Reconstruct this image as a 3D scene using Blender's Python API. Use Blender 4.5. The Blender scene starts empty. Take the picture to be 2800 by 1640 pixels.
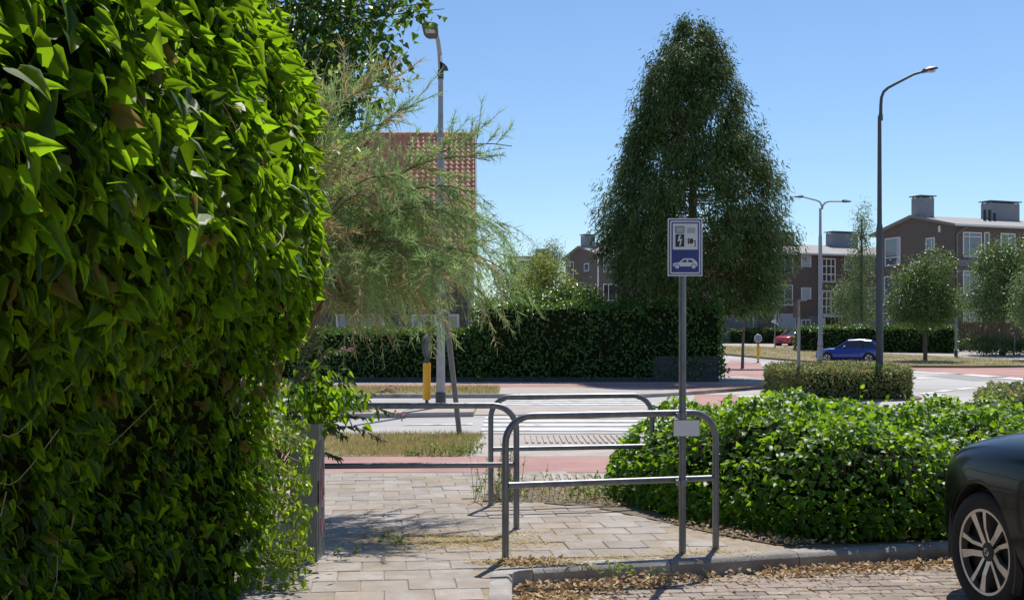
import bpy, bmesh, math, random
import numpy as np
from mathutils import Vector, Matrix
R = math.radians
rng = np.random.default_rng(7)
random.seed(7)
sc = bpy.context.scene
COL = sc.collection

# ------------------------------------------------------------------ camera, sky, sun, exposure
F, CX, HY, HC = 3100.0, 1400.0, 922.0, 1.55          # focal length in photo pixels, horizon row, eye height
cam = bpy.data.cameras.new('camera'); camo = bpy.data.objects.new('camera', cam); COL.objects.link(camo)
camo.location = (0, 0, HC); camo.rotation_euler = (R(90), 0, 0)
cam.sensor_width = 36; cam.lens = F / 2800 * 36; cam.shift_y = (HY - 820) / 2800
cam.clip_start = 0.05; cam.clip_end = 3000
sc.camera = camo
SUN_AZ, SUN_EL = R(19), R(57)                        # azimuth measured from +Y (view direction) towards +X
w = bpy.data.worlds.new('World'); sc.world = w; w.use_nodes = True
nt = w.node_tree; bg = nt.nodes['Background']
sky = nt.nodes.new('ShaderNodeTexSky'); sky.sky_type = 'NISHITA'; sky.sun_disc = False
sky.sun_elevation = SUN_EL; sky.sun_rotation = SUN_AZ
sky.air_density = 1.0; sky.dust_density = 0.0; sky.ozone_density = 6.0; sky.altitude = 0
nt.links.new(sky.outputs[0], bg.inputs[0]); bg.inputs[1].default_value = 0.116
sl = bpy.data.lights.new('sun', 'SUN'); sl.energy = 5.0; sl.angle = R(0.53); sl.color = (1, 0.95, 0.87)
so = bpy.data.objects.new('sun', sl); COL.objects.link(so)
sd = Vector((math.cos(SUN_EL) * math.sin(SUN_AZ), math.cos(SUN_EL) * math.cos(SUN_AZ), math.sin(SUN_EL)))
so.rotation_euler = sd.to_track_quat('Z', 'Y').to_euler(); so.location = (10, 20, 40)
sc.view_settings.view_transform = 'Standard'; sc.view_settings.look = 'None'
sc.view_settings.exposure = 0.12; sc.view_settings.gamma = 1
sc.render.engine = 'CYCLES'
try:
    sc.cycles.use_denoising = True
    sc.cycles.max_bounces = 8; sc.cycles.transparent_max_bounces = 8
except Exception: pass

# ------------------------------------------------------------------ geometry of the place
Y1, Y2, SL = 65.0, 100.0, 0.028                      # the street climbs gently beyond the roundabout
def zt(Y): return 0.0 if Y < Y1 else (SL * (Y - Y1) if Y < Y2 else SL * (Y2 - Y1))
def G(u, v, off=0.0):
    "photo pixel -> point on the ground (off metres above it)"
    k = (v - HY) / F; Y = (HC - off) / k
    if Y > Y1:
        Y = (HC - off + SL * Y1) / (k + SL)
        if Y > Y2: Y = (HC - off - zt(Y2)) / k
    return Vector(((u - CX) / F * Y, Y, zt(Y) + off))
def P(u, v, Y): return Vector(((u - CX) / F * Y, Y, HC - (v - HY) / F * Y))
def XU(u, Y): return (u - CX) / F * Y
def ZV(v, Y): return HC - (v - HY) / F * Y

# ------------------------------------------------------------------ materials
MATS = {}
def newmat(name):
    m = bpy.data.materials.new(name); m.use_nodes = True; MATS[name] = m
    return m, m.node_tree.nodes, m.node_tree.links, m.node_tree.nodes['Principled BSDF']
def mat(name, c1, c2=None, scale=6.0, rough=0.8, metal=0.0, bump=0.0, bscale=None, orand=0.0, coat=0.0, spec=0.5, c3=None, s3=0.6, stretch=None, detail=6.0):
    m, N, L, b = newmat(name)
    b.inputs['Roughness'].default_value = rough; b.inputs['Metallic'].default_value = metal
    b.inputs['Coat Weight'].default_value = coat; b.inputs['Specular IOR Level'].default_value = spec
    b.inputs['Coat Roughness'].default_value = 0.04
    if c2 is None and not orand:
        b.inputs['Base Color'].default_value = (*c1, 1)
        if not bump: return m
        c2 = c1
    c2 = c2 or c1
    tc = N.new('ShaderNodeTexCoord'); src = tc.outputs['Object']
    if orand:
        oi = N.new('ShaderNodeObjectInfo'); ad = N.new('ShaderNodeVectorMath'); ad.operation = 'MULTIPLY_ADD'
        cx = N.new('ShaderNodeCombineXYZ')
        for i in range(3): L.new(oi.outputs['Random'], cx.inputs[i])
        L.new(cx.outputs[0], ad.inputs[0]); ad.inputs[1].default_value = (37, 53, 71); L.new(src, ad.inputs[2]); src = ad.outputs[0]
    if stretch:
        mp = N.new('ShaderNodeMapping'); mp.inputs['Scale'].default_value = stretch; L.new(src, mp.inputs[0]); src = mp.outputs[0]
    nz = N.new('ShaderNodeTexNoise'); nz.inputs['Scale'].default_value = scale; nz.inputs['Detail'].default_value = detail; nz.inputs['Roughness'].default_value = .65
    L.new(src, nz.inputs['Vector'])
    cr = N.new('ShaderNodeValToRGB'); cr.color_ramp.elements[0].position = .32; cr.color_ramp.elements[1].position = .68
    cr.color_ramp.elements[0].color = (*c1, 1); cr.color_ramp.elements[1].color = (*c2, 1)
    L.new(nz.outputs[0], cr.inputs[0]); out = cr.outputs[0]
    if c3:
        n3 = N.new('ShaderNodeTexNoise'); n3.inputs['Scale'].default_value = s3; n3.inputs['Detail'].default_value = 5; L.new(src, n3.inputs['Vector'])
        r3 = N.new('ShaderNodeValToRGB'); r3.color_ramp.elements[0].position = .48; r3.color_ramp.elements[1].position = .66
        L.new(n3.outputs[0], r3.inputs[0]); mx = N.new('ShaderNodeMix'); mx.data_type = 'RGBA'
        L.new(r3.outputs[0], mx.inputs[0]); L.new(out, mx.inputs[6]); mx.inputs[7].default_value = (*c3, 1); out = mx.outputs[2]
    if orand:
        hs = N.new('ShaderNodeHueSaturation'); mr = N.new('ShaderNodeMapRange')
        L.new(oi.outputs['Random'], mr.inputs[0]); mr.inputs[3].default_value = 1 - orand; mr.inputs[4].default_value = 1 + orand
        L.new(mr.outputs[0], hs.inputs['Value']); L.new(out, hs.inputs['Color']); out = hs.outputs[0]
    L.new(out, b.inputs['Base Color'])
    if bump:
        nb = N.new('ShaderNodeTexNoise'); nb.inputs['Scale'].default_value = bscale or scale * 6; nb.inputs['Detail'].default_value = 4; L.new(src, nb.inputs['Vector'])
        bp = N.new('ShaderNodeBump'); bp.inputs['Strength'].default_value = bump; bp.inputs['Distance'].default_value = .02
        L.new(nb.outputs[0], bp.inputs['Height']); L.new(bp.outputs[0], b.inputs['Normal'])
    return m
def leafmat(name, c1, c2, tr, tfac=0.4, rough=0.45, spec=0.5, c3=None, p3=.93, wide=.72):
    "two-sided leaf: glossy reflection plus light coming through the blade"
    m, N, L, b = newmat(name)
    b.inputs['Roughness'].default_value = rough; b.inputs['Specular IOR Level'].default_value = spec
    ge = N.new('ShaderNodeNewGeometry'); oi = N.new('ShaderNodeObjectInfo')
    ad = N.new('ShaderNodeMath'); ad.operation = 'ADD'; fr = N.new('ShaderNodeMath'); fr.operation = 'FRACT'
    L.new(ge.outputs['Random Per Island'], ad.inputs[0]); L.new(oi.outputs['Random'], ad.inputs[1]); L.new(ad.outputs[0], fr.inputs[0])
    def ramp(a, bb, c=None):
        cr = N.new('ShaderNodeValToRGB'); e = cr.color_ramp.elements
        e[0].position = 0; e[1].position = p3 - .03 if c else 1
        e[0].color = (*a, 1); e[1].color = (*bb, 1)
        if c:
            x = e.new(p3); x.color = (*c, 1)
        L.new(fr.outputs[0], cr.inputs[0]); return cr.outputs[0]
    L.new(ramp(c1, c2, c3), b.inputs['Base Color'])
    t = N.new('ShaderNodeBsdfTranslucent')
    L.new(ramp(tuple(wide * x for x in tr), tuple(min(1, 1.25 * x) for x in tr), tuple(2.0 * x for x in c3) if c3 else None), t.inputs['Color'])
    mx = N.new('ShaderNodeMixShader'); mx.inputs[0].default_value = tfac
    L.new(b.outputs[0], mx.inputs[1]); L.new(t.outputs[0], mx.inputs[2])
    L.new(mx.outputs[0], N['Material Output'].inputs['Surface'])
    return m
def glassmat(name, col=(.10, .12, .15), rough=.04):
    m, N, L, b = newmat(name)
    b.inputs['Base Color'].default_value = (*col, 1); b.inputs['Roughness'].default_value = rough
    b.inputs['Specular IOR Level'].default_value = 1.0; b.inputs['Coat Weight'].default_value = .6; b.inputs['Coat Roughness'].default_value = .02
    return m

M_soil = mat('soil', (.11, .085, .06), (.2, .16, .11), 9, .95, bump=.5, bscale=40)
M_ground = mat('dry_ground', (.2, .16, .09), (.3, .25, .14), .5, .95, c3=(.13, .15, .05), s3=.2)
M_asph = mat('asphalt', (.36, .345, .335), (.47, .45, .435), .55, .85, bump=.15, bscale=60, c3=(.30, .285, .275), s3=.16, stretch=(.35, 1, 1))
M_dpatch = mat('dark_road_patch', (.24, .23, .22), (.32, .305, .29), 1.2, .9, bump=.15, bscale=60)
M_red = mat('red_asphalt', (.34, .175, .15), (.44, .245, .215), 1.6, .85, bump=.15, bscale=70, c3=(.28, .155, .14), s3=.35)
M_paint = mat('road_paint', (.62, .61, .6), (.82, .81, .79), 3.5, .7, c3=(.42, .405, .39), s3=4.2)
M_pave = mat('paving_far', (.33, .29, .26), (.45, .40, .36), 2.2, .9, bump=.2)
M_tile = mat('paving_tile', (.28, .245, .222), (.42, .375, .338), 5, .92, bump=.35, bscale=90, orand=.12, c3=(.27, .235, .19), s3=2.6)
_n, _l = M_tile.node_tree.nodes, M_tile.node_tree.links; _b = _n['Principled BSDF']; _src = _b.inputs['Base Color'].links[0].from_socket
_g = _n.new('ShaderNodeNewGeometry'); _z = _n.new('ShaderNodeTexNoise'); _z.inputs['Scale'].default_value = 1.5; _z.inputs['Detail'].default_value = 9; _z.inputs['Roughness'].default_value = .7; _l.new(_g.outputs['Position'], _z.inputs['Vector'])
_r = _n.new('ShaderNodeValToRGB'); _r.color_ramp.elements[0].position = .47; _r.color_ramp.elements[1].position = .72; _l.new(_z.outputs[0], _r.inputs[0])
_m = _n.new('ShaderNodeMix'); _m.data_type = 'RGBA'; _l.new(_r.outputs[0], _m.inputs[0]); _l.new(_src, _m.inputs[6]); _m.inputs[7].default_value = (.33, .245, .16, 1); _l.new(_m.outputs[2], _b.inputs['Base Color'])
M_joint = mat('joint_sand', (.24, .195, .145), (.38, .31, .22), 12, .95, bump=.4)
M_kerb = mat('kerb_concrete', (.30, .275, .25), (.43, .4, .36), 7, .92, bump=.35, bscale=70, orand=.09, c3=(.22, .2, .18), s3=2)
M_brick = mat('clinker', (.23, .18, .15), (.36, .3, .25), 8, .92, bump=.4, bscale=60, orand=.2)
M_galv = mat('galvanised', (.15, .155, .165), (.25, .255, .265), 14, .42, metal=.55, bump=.06, bscale=30, stretch=(1, 1, .35))
M_galv2 = mat('galvanised_old', (.20, .205, .21), (.30, .305, .31), 12, .55, metal=.45, bump=.08, bscale=30)
M_lamp = mat('lamp_grey', (.30, .295, .30), (.38, .37, .375), 4, .5, metal=.25)
M_lampd = mat('lamp_dark', (.05, .052, .06), (.07, .072, .08), 5, .55)
M_lens = mat('lamp_lens', (.5, .5, .48), rough=.2)
M_white = mat('white_paint', (.72, .72, .72), (.82, .82, .82), 6, .5)
M_offw = mat('window_paint', (.68, .67, .66), (.78, .77, .76), 3, .6)
M_signw = mat('sign_white', (.74, .74, .77), (.8, .8, .82), 9, .35)
M_signg = mat('sign_grey', (.42, .44, .45), (.5, .51, .52), 9, .4)
M_blue = mat('sign_blue', (.012, .025, .2), (.018, .035, .25), 8, .35)
M_black = mat('black_print', (.012, .012, .015), rough=.4)
M_yel = mat('yellow_plastic', (.78, .36, .01), (.86, .43, .015), 5, .42)
M_back = mat('sign_back', (.30, .31, .32), (.38, .39, .40), 5, .5, metal=.3)
M_redp = mat('sign_red', (.45, .03, .03), (.5, .04, .04), 5, .5)
M_wood = mat('old_wood', (.18, .165, .15), (.27, .25, .23), 5, .9, bump=.4, stretch=(6, 6, .6))
M_bark = mat('bark', (.09, .07, .05), (.18, .14, .10), 12, .95, bump=.8, stretch=(2, 2, .5))
M_twig = mat('twig', (.16, .11, .06), (.26, .18, .11), 12, .9)
M_twigp = mat('pale_twig', (.32, .25, .15), (.42, .34, .22), 12, .9)
M_core = mat('inner_shade', (.010, .014, .006), (.022, .024, .012), 9, .95, bump=.8, bscale=25, spec=.03)  # near-black colour standing in for the shade between leaves
M_cab = mat('cabinet_grey', (.20, .20, .185), (.28, .275, .25), 6, .7, bump=.1, c3=(.23, .22, .2), s3=3)
M_pink = mat('spray_paint', (.42, .16, .2), (.5, .25, .28), 20, .6)
M_brown = mat('brown_brick', (.115, .09, .075), (.165, .13, .11), 3.5, .92, bump=.3, bscale=14, stretch=(1, 1, 3))
M_brown2 = mat('slate_brick', (.05, .05, .055), (.085, .082, .085), 7, .9, bump=.3, orand=.12)
M_roofg = mat('roof_felt', (.30, .28, .28), (.38, .36, .355), 1.5, .9)
M_panel = mat('grey_panel', (.14, .15, .17), (.18, .19, .21), 2, .6)
M_zinc = mat('zinc_cladding', (.20, .215, .245), (.25, .265, .295), 1.5, .6, metal=.2)
M_curt = mat('curtain', (.34, .37, .43), (.5, .52, .56), 9, .9, stretch=(9, 9, .3))
M_rtile = mat('roof_tile', (.52, .20, .11), (.70, .33, .21), 5, .6, bump=.3, orand=.25, c3=(.4, .17, .11), s3=3)
M_rtile2 = mat('roof_tile_far', (.50, .20, .11), (.68, .32, .2), 5, .6, bump=.3, c3=(.4, .17, .11), s3=3)
M_glass = glassmat('glass'); M_glassd = glassmat('glass_dark', (.02, .025, .03))
M_fgrey = mat('fence_grey', (.17, .175, .185), (.24, .245, .25), 3, .85, stretch=(5, 5, .5))
M_fbrown = mat('fence_brown', (.09, .055, .04), (.14, .085, .06), 3, .85, stretch=(5, 5, .5))
M_dry = leafmat('dead_leaf', (.34, .20, .10), (.74, .58, .36), (.5, .36, .18), .2, .75, .2)
M_straw = leafmat('straw', (.48, .36, .16), (.70, .57, .30), (.58, .45, .2), .3, .8, .15)
M_grassg = leafmat('green_grass', (.10, .15, .035), (.26, .26, .08), (.3, .34, .08), .35, .7, .2)
M_ivy = leafmat('ivy_leaf', (.022, .062, .010), (.060, .135, .016), (.37, .64, .014), .46, .47, .32, wide=.40, c3=(.16, .13, .03), p3=.975)
M_ivys = leafmat('young_ivy', (.10, .20, .02), (.20, .32, .03), (.5, .7, .04), .42, .36, .5)
M_shrub = leafmat('shrub_leaf', (.04, .11, .012), (.09, .20, .02), (.36, .60, .02), .44, .44, .38, wide=.6)
M_conif = leafmat('cypress_spray', (.025, .062, .012), (.085, .145, .035), (.12, .2, .04), .22, .6, .25, c3=(.17, .14, .07))
M_tam = leafmat('tamarisk_green', (.20, .33, .12), (.37, .49, .21), (.40, .56, .2), .42, .7, .2)
M_tamd = leafmat('tamarisk_dry', (.40, .33, .15), (.60, .49, .27), (.58, .47, .22), .42, .8, .15)
M_plane = leafmat('broad_leaf', (.025, .07, .016), (.07, .14, .03), (.20, .36, .03), .34, .35, .5)
M_pale = leafmat('pale_leaf', (.11, .16, .035), (.24, .29, .07), (.38, .46, .07), .38, .4, .5)
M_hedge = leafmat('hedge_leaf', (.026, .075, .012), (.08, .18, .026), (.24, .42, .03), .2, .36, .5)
M_hedged = leafmat('dark_hedge_leaf', (.02, .05, .012), (.05, .10, .02), (.14, .26, .03), .25, .4, .5)
M_rhedge = leafmat('clipped_leaf', (.085, .125, .035), (.22, .25, .09), (.32, .37, .09), .3, .5, .35, c3=(.36, .22, .1))
M_tree = leafmat('tree_leaf', (.05, .09, .025), (.12, .19, .05), (.22, .32, .06), .3, .4, .45)
M_birch = leafmat('birch_leaf', (.10, .15, .06), (.22, .28, .13), (.26, .36, .12), .32, .4, .4)
M_bud = leafmat('buddleja_leaf', (.05, .09, .03), (.13, .18, .07), (.2, .3, .06), .3, .5, .35)
M_weed = leafmat('weed_leaf', (.09, .17, .03), (.2, .29, .06), (.34, .46, .07), .35, .5, .35)
M_flow = leafmat('pink_flower', (.36, .17, .20), (.5, .27, .31), (.5, .28, .33), .3, .6, .2)

# ------------------------------------------------------------------ builders
WL = {}                                              # world origin of every object used as a parent
def tag(o, label=None, cat=None, group=None, kind=None):
    if label: o['label'] = label
    if cat: o['category'] = cat
    if group: o['group'] = group
    if kind: o['kind'] = kind
    return o
def thing(name, label, cat, loc=(0, 0, 0), group=None):
    o = bpy.data.objects.new(name, None); COL.objects.link(o); o.location = loc; o.empty_display_size = .1
    WL[o.name] = Vector(loc); return tag(o, label, cat, group)
def link(name, me, m=None, parent=None, kind=None):
    o = bpy.data.objects.new(name, me); COL.objects.link(o)
    if m is not None and not me.materials: me.materials.append(m)
    if parent is not None:
        o.parent = parent; WL[o.name] = WL[parent.name].copy()
        o.location = (0, 0, 0)
    else: WL[o.name] = Vector((0, 0, 0))
    if kind: o['kind'] = kind
    return o
def place(name, me, m, parent, M, kind=None):
    "a shared mesh put at world matrix M under parent"
    o = link(name, me, m, parent, kind)
    o.matrix_local = Matrix.Translation(-WL[parent.name]) @ M if parent is not None else M
    return o
class MB:
    def __init__(s): s.v = []; s.f = []
    def poly(s, pts):
        n = len(s.v); s.v += [tuple(p) for p in pts]; s.f.append(tuple(range(n, n + len(pts)))); return s
    def box(s, x0, x1, y0, y1, z0, z1, M=None):
        n = len(s.v); q = [Vector((x, y, z)) for z in (z0, z1) for y in (y0, y1) for x in (x0, x1)]
        if M is not None: q = [M @ p for p in q]
        s.v += [tuple(p) for p in q]
        s.f += [tuple(n + i for i in f) for f in ((0, 2, 3, 1), (4, 5, 7, 6), (0, 1, 5, 4), (2, 6, 7, 3), (0, 4, 6, 2), (1, 3, 7, 5))]; return s
    def obox(s, O, du, dn, u0, u1, n0, n1, z0, z1):
        "box along horizontal directions du (length) and dn (depth)"
        M = Matrix(((du.x, dn.x, 0, O.x), (du.y, dn.y, 0, O.y), (0, 0, 1, O.z), (0, 0, 0, 1)))
        return s.box(u0, u1, n0, n1, z0, z1, M)
    def tube(s, pts, rad, seg=10, caps=True):
        pts = [Vector(p) for p in pts]; rad = rad if isinstance(rad, (list, tuple)) else [rad] * len(pts)
        n0 = len(s.v); ref = None
        for i, p in enumerate(pts):
            d = (pts[min(i + 1, len(pts) - 1)] - pts[max(i - 1, 0)]).normalized()
            if ref is None: ref = Vector((1, 0, 0)) if abs(d.x) < .9 else Vector((0, 1, 0))
            a = (ref - d * ref.dot(d)).normalized(); b = d.cross(a); ref = a
            for k in range(seg):
                t = 2 * math.pi * k / seg; s.v.append(tuple(p + (a * math.cos(t) + b * math.sin(t)) * rad[i]))
        for i in range(len(pts) - 1):
            for k in range(seg):
                a, b = n0 + i * seg + k, n0 + i * seg + (k + 1) % seg
                s.f.append((a, b, b + seg, a + seg))
        if caps:
            s.f.append(tuple(n0 + k for k in reversed(range(seg)))); s.f.append(tuple(n0 + (len(pts) - 1) * seg + k for k in range(seg)))
        return s
    def prism(s, pts, d):
        "closed outline extruded by vector d"
        n = len(s.v); k = len(pts); d = Vector(d)
        s.v += [tuple(Vector(p)) for p in pts] + [tuple(Vector(p) + d) for p in pts]
        s.f.append(tuple(range(n, n + k))); s.f.append(tuple(reversed(range(n + k, n + 2 * k))))
        for i in range(k): s.f.append((n + i, n + k + i, n + k + (i + 1) % k, n + (i + 1) % k))
        return s
    def loft(s, rings, caps=True):
        n = len(s.v); k = len(rings[0])
        for r in rings: s.v += [tuple(p) for p in r]
        for i in range(len(rings) - 1):
            for j in range(k):
                a, b = n + i * k + j, n + i * k + (j + 1) % k; s.f.append((a, b, b + k, a + k))
        if caps:
            s.f.append(tuple(reversed(range(n, n + k)))); s.f.append(tuple(range(n + (len(rings) - 1) * k, n + len(rings) * k)))
        return s
    def mesh(s, name, off=Vector((0, 0, 0)), smooth=False, angle=35):
        me = bpy.data.meshes.new(name)
        me.from_pydata([(v[0] - off.x, v[1] - off.y, v[2] - off.z) for v in s.v], [], s.f)
        bm = bmesh.new(); bm.from_mesh(me); bmesh.ops.recalc_face_normals(bm, faces=bm.faces[:])
        if smooth:
            for f in bm.faces: f.smooth = True
            for e in bm.edges:
                if len(e.link_faces) == 2 and e.calc_face_angle(0) > R(angle): e.smooth = False
        bm.to_mesh(me); bm.free(); return me
    def build(s, name, m, parent=None, smooth=False, kind=None, angle=35):
        off = WL[parent.name] if parent is not None else Vector((0, 0, 0))
        return link(name, s.mesh(name, off, smooth, angle), m, parent, kind)
def np_mesh(name, V, Fa, off=None, smooth=False):
    "V (n,3), Fa (m,k): uniform polygons"
    me = bpy.data.meshes.new(name); V = np.asarray(V, np.float32)
    if off is not None: V = V - np.array(off, np.float32)
    m, k = Fa.shape
    me.vertices.add(len(V)); me.vertices.foreach_set('co', V.ravel())
    me.loops.add(m * k); me.loops.foreach_set('vertex_index', Fa.astype(np.int32).ravel())
    me.polygons.add(m); me.polygons.foreach_set('loop_start', np.arange(0, m * k, k, dtype=np.int32))
    try: me.polygons.foreach_set('loop_total', np.full(m, k, np.int32))
    except Exception: pass
    if smooth: me.polygons.foreach_set('use_smooth', np.ones(m, bool))
    me.update(calc_edges=True); return me
def unit(a): return a / np.maximum(np.linalg.norm(a, axis=-1, keepdims=True), 1e-9)
IVY = (np.array([(0, 0, 0), (0, .28, -.02), (0, .6, -.06), (0, 1, -.2)] + [(sg * x, y, z) for sg in (-1, 1) for x, y, z in ((.25, -.15, .02), (.46, -.06, .04), (.51, .17, .06), (.34, .42, .03), (.18, .72, -.04))]),
       np.array([t for b in (4, 9) for t in ((0, b, b + 1), (0, b + 1, 1), (1, b + 1, b + 2), (1, b + 2, b + 3), (1, b + 3, 2), (2, b + 3, b + 4), (2, b + 4, 3))]))
HEART = (np.array([(0, 0, 0), (0, .5, -.02), (0, 1, -.2), (-.38, .12, .09), (-.36, .55, .06), (.38, .12, .09), (.36, .55, .06)]),
         np.array([(0, 1, 4, 3), (0, 5, 6, 1), (1, 2, 2, 4), (1, 6, 2, 2)]))
HEART = (HEART[0], np.array([(0, 4, 3), (0, 1, 4), (1, 2, 4), (0, 5, 6), (0, 6, 1), (1, 6, 2)]))
OVAL = (np.array([(0, 0, 0), (-.5, .5, .12), (0, 1, -.1), (.5, .5, .12)]), np.array([(0, 2, 1), (0, 3, 2)]))
STRIP = (np.array([(-.5, 0, 0), (.5, 0, 0), (.12, 1, -.08), (-.12, 1, -.08)]), np.array([(0, 1, 2, 3)]))
def frames(D, N):
    D = unit(D); S = unit(np.cross(D, N)); N2 = np.cross(S, D); return D, S, N2
def leaf_arrays(Pn, D, N, L, W, tpl):
    D, S, N2 = frames(D, N); T, Fc = tpl; n = len(Pn); L = np.broadcast_to(L, (n,))[:, None, None]; W = np.broadcast_to(W, (n,))[:, None, None]
    V = Pn[:, None, :] + L * T[None, :, 1:2] * D[:, None, :] + W * T[None, :, 0:1] * S[:, None, :] + L * T[None, :, 2:3] * N2[:, None, :]
    Fa = (Fc[None] + (np.arange(n) * len(T))[:, None, None]).reshape(-1, Fc.shape[1])
    return V.reshape(-1, 3), Fa
def leaves(name, Pn, D, N, L, W, tpl, m, parent, kind=None):
    V, Fa = leaf_arrays(Pn, D, N, L, W, tpl)
    return link(name, np_mesh(name, V, Fa, WL[parent.name] if parent is not None else None, len(tpl[0]) > 5), m, parent, kind)
def rnd(n, s=1.0): return rng.normal(0, s, (n, 3))
def leaf_objects(name, Pn, D, N, L, W, tpl, m, parent):
    "single leaves: one shared mesh, each leaf an object"
    V, Fa = leaf_arrays(np.zeros((1, 3)), np.array([[0., 1, 0]]), np.array([[0., 0, 1]]), 1.0, 1.0, tpl)
    me = np_mesh(name, V, Fa, smooth=True); me.materials.append(m)
    D, S, N2 = frames(D, N); L = np.broadcast_to(L, (len(Pn),)); W = np.broadcast_to(W, (len(Pn),))
    for i in range(len(Pn)):
        M = Matrix(((S[i, 0] * W[i], D[i, 0] * L[i], N2[i, 0] * L[i], Pn[i, 0]), (S[i, 1] * W[i], D[i, 1] * L[i], N2[i, 1] * L[i], Pn[i, 1]),
                    (S[i, 2] * W[i], D[i, 2] * L[i], N2[i, 2] * L[i], Pn[i, 2]), (0, 0, 0, 1)))
        place(name, me, None, parent, M)
def noise3(p, f, seed=0):
    "cheap smooth pseudo-noise in -1..1"
    p = np.asarray(p) * f + seed * 7.13
    return (np.sin(p[..., 0] * 1.7 + 1.3 * np.sin(p[..., 1] * 1.1)) + np.sin(p[..., 1] * 1.9 + 1.7 * np.sin(p[..., 2] * .9 + .5)) + np.sin(p[..., 2] * 1.5 + 1.1 * np.sin(p[..., 0] * 1.3))) / 3
def sheet(name, pts, off, m, kind='structure', parent=None, thick=0.0):
    "flat polygon (x,y) laid on the terrain, off metres above it; thick gives a slab with sides"
    bm = bmesh.new(); bm.faces.new([bm.verts.new((p[0], p[1], 0)) for p in pts])
    for yy in (Y1, Y2):
        bmesh.ops.bisect_plane(bm, geom=bm.verts[:] + bm.edges[:] + bm.faces[:], plane_co=(0, yy, 0), plane_no=(0, 1, 0))
    if thick:
        r = bmesh.ops.extrude_face_region(bm, geom=bm.faces[:])
        top = {v for v in r['geom'] if isinstance(v, bmesh.types.BMVert)}
    for v in bm.verts:
        v.co.z = zt(v.co.y) + off - (thick if thick and v not in top else 0)
    bmesh.ops.recalc_face_normals(bm, faces=bm.faces[:])
    if not thick:
        for f in bm.faces:
            if f.normal.z < 0: f.normal_flip()
    bmesh.ops.triangulate(bm, faces=[f for f in bm.faces if len(f.verts) > 4])
    me = bpy.data.meshes.new(name); bm.to_mesh(me); bm.free()
    o = link(name, me, m, parent)
    if kind: o['kind'] = kind
    return o
def inpoly(x, y, poly):
    x = np.asarray(x); y = np.asarray(y); c = np.zeros(x.shape, bool); n = len(poly)
    for i in range(n):
        x1, y1 = poly[i]; x2, y2 = poly[(i + 1) % n]
        c ^= ((y1 > y) != (y2 > y)) & (x < (x2 - x1) * (y - y1) / (y2 - y1 + 1e-12) + x1)
    return c
def polydist(x, y, poly):
    d = np.full(np.shape(x), 1e9); n = len(poly)
    for i in range(n):
        a = np.array(poly[i]); b = np.array(poly[(i + 1) % n]); ab = b - a
        t = np.clip(((x - a[0]) * ab[0] + (y - a[1]) * ab[1]) / (ab @ ab), 0, 1)
        d = np.minimum(d, np.hypot(x - a[0] - t * ab[0], y - a[1] - t * ab[1]))
    return d
def sample_poly(n, poly):
    p = np.array(poly); lo, hi = p.min(0), p.max(0); out = np.zeros((0, 2))
    while len(out) < n:
        q = lo + rng.random((n * 3, 2)) * (hi - lo); out = np.vstack([out, q[inpoly(q[:, 0], q[:, 1], poly)]])
    return out[:n]

# ------------------------------------------------------------------ ground, roads, pavements
sheet('ground', [(-400, -40), (400, -40), (400, 900), (-400, 900)], -.22, M_ground)
road = sheet('road', [(-120, 18.4), (120, 18.4), (120, 140), (-120, 140)], -.10, M_asph)
sheet('dark_road_patch', [G(2530, 1028, -.1)[:2], G(2620, 1022, -.1)[:2], G(2770, 1032, -.1)[:2], G(2780, 1040, -.1)[:2], G(2660, 1042, -.1)[:2]], -.096, M_dpatch)  # darker oval area laid on the road
KD = Vector((.961, .277, 0)); KN = Vector((-.277, .961, 0))          # kerb direction and its normal
def kerby(x): return 7.50 + .288 * x
# near side: sand bed under the tiles, cycle lane, verge, planting bed
NEARPATH = [(-6, 2), (-.13, 2), (-.13, 7.55), (.05, 7.72), (9, kerby(9) + .16), (9, 13.1), (-6, 13.1)]
path = sheet('path', NEARPATH, -.007, M_joint, thick=.2)
BED = [(-.22, 11.95), (-.28, 10.75), (.30, 10.62), (.75, 10.35), (1.15, 9.75), (1.62, 8.95), (1.95, 8.52), (2.2, 8.32), (9, 10.3), (9, 13.1), (1.3, 13.1), (1.2, 11.95)]
sheet('planting_bed', BED, .003, M_soil, thick=.05)
sheet('cycle_lane', [(-60, 13.1), (60, 13.1), (60, 14.8), (-60, 14.8)], -.004, M_red, thick=.2)
verge = sheet('verge', [(-60, 14.8), (-.62, 14.8), (-.42, 18.15), (-60, 18.15)], 0, M_ground, thick=.2)
sheet('crossing_pavement', [(-.62, 14.8), (9, 14.8), (9, 18.15), (-.42, 18.15)], -.002, M_pave, thick=.2)
sheet('verge', [(9, 14.8), (60, 14.8), (60, 18.15), (9, 18.15)], 0, M_ground, thick=.2)
kerbn = sheet('near_kerb', [(-60, 18.15), (60, 18.15), (60, 18.4), (-60, 18.4)], .004, M_kerb, thick=.2)
# refuge island with the lamp
isl = sheet('traffic_island', [(-6.6, 23.2), (-5.4, 22.6), (-.8, 23.6), (-.8, 26.9), (-3.5, 27.0), (-6.0, 25.2)], .0, M_pave, thick=.2)
sheet('dry_strip', [(-6.2, 23.4), (-5.3, 22.95), (-2.9, 23.5), (-3.0, 24.6), (-5.2, 24.6)], .006, M_ground)
sheet('refuge_pavement', [(-.8, 24.0), (3.2, 24.2), (3.2, 26.7), (-.8, 26.8)], -.085, M_pave)
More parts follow.
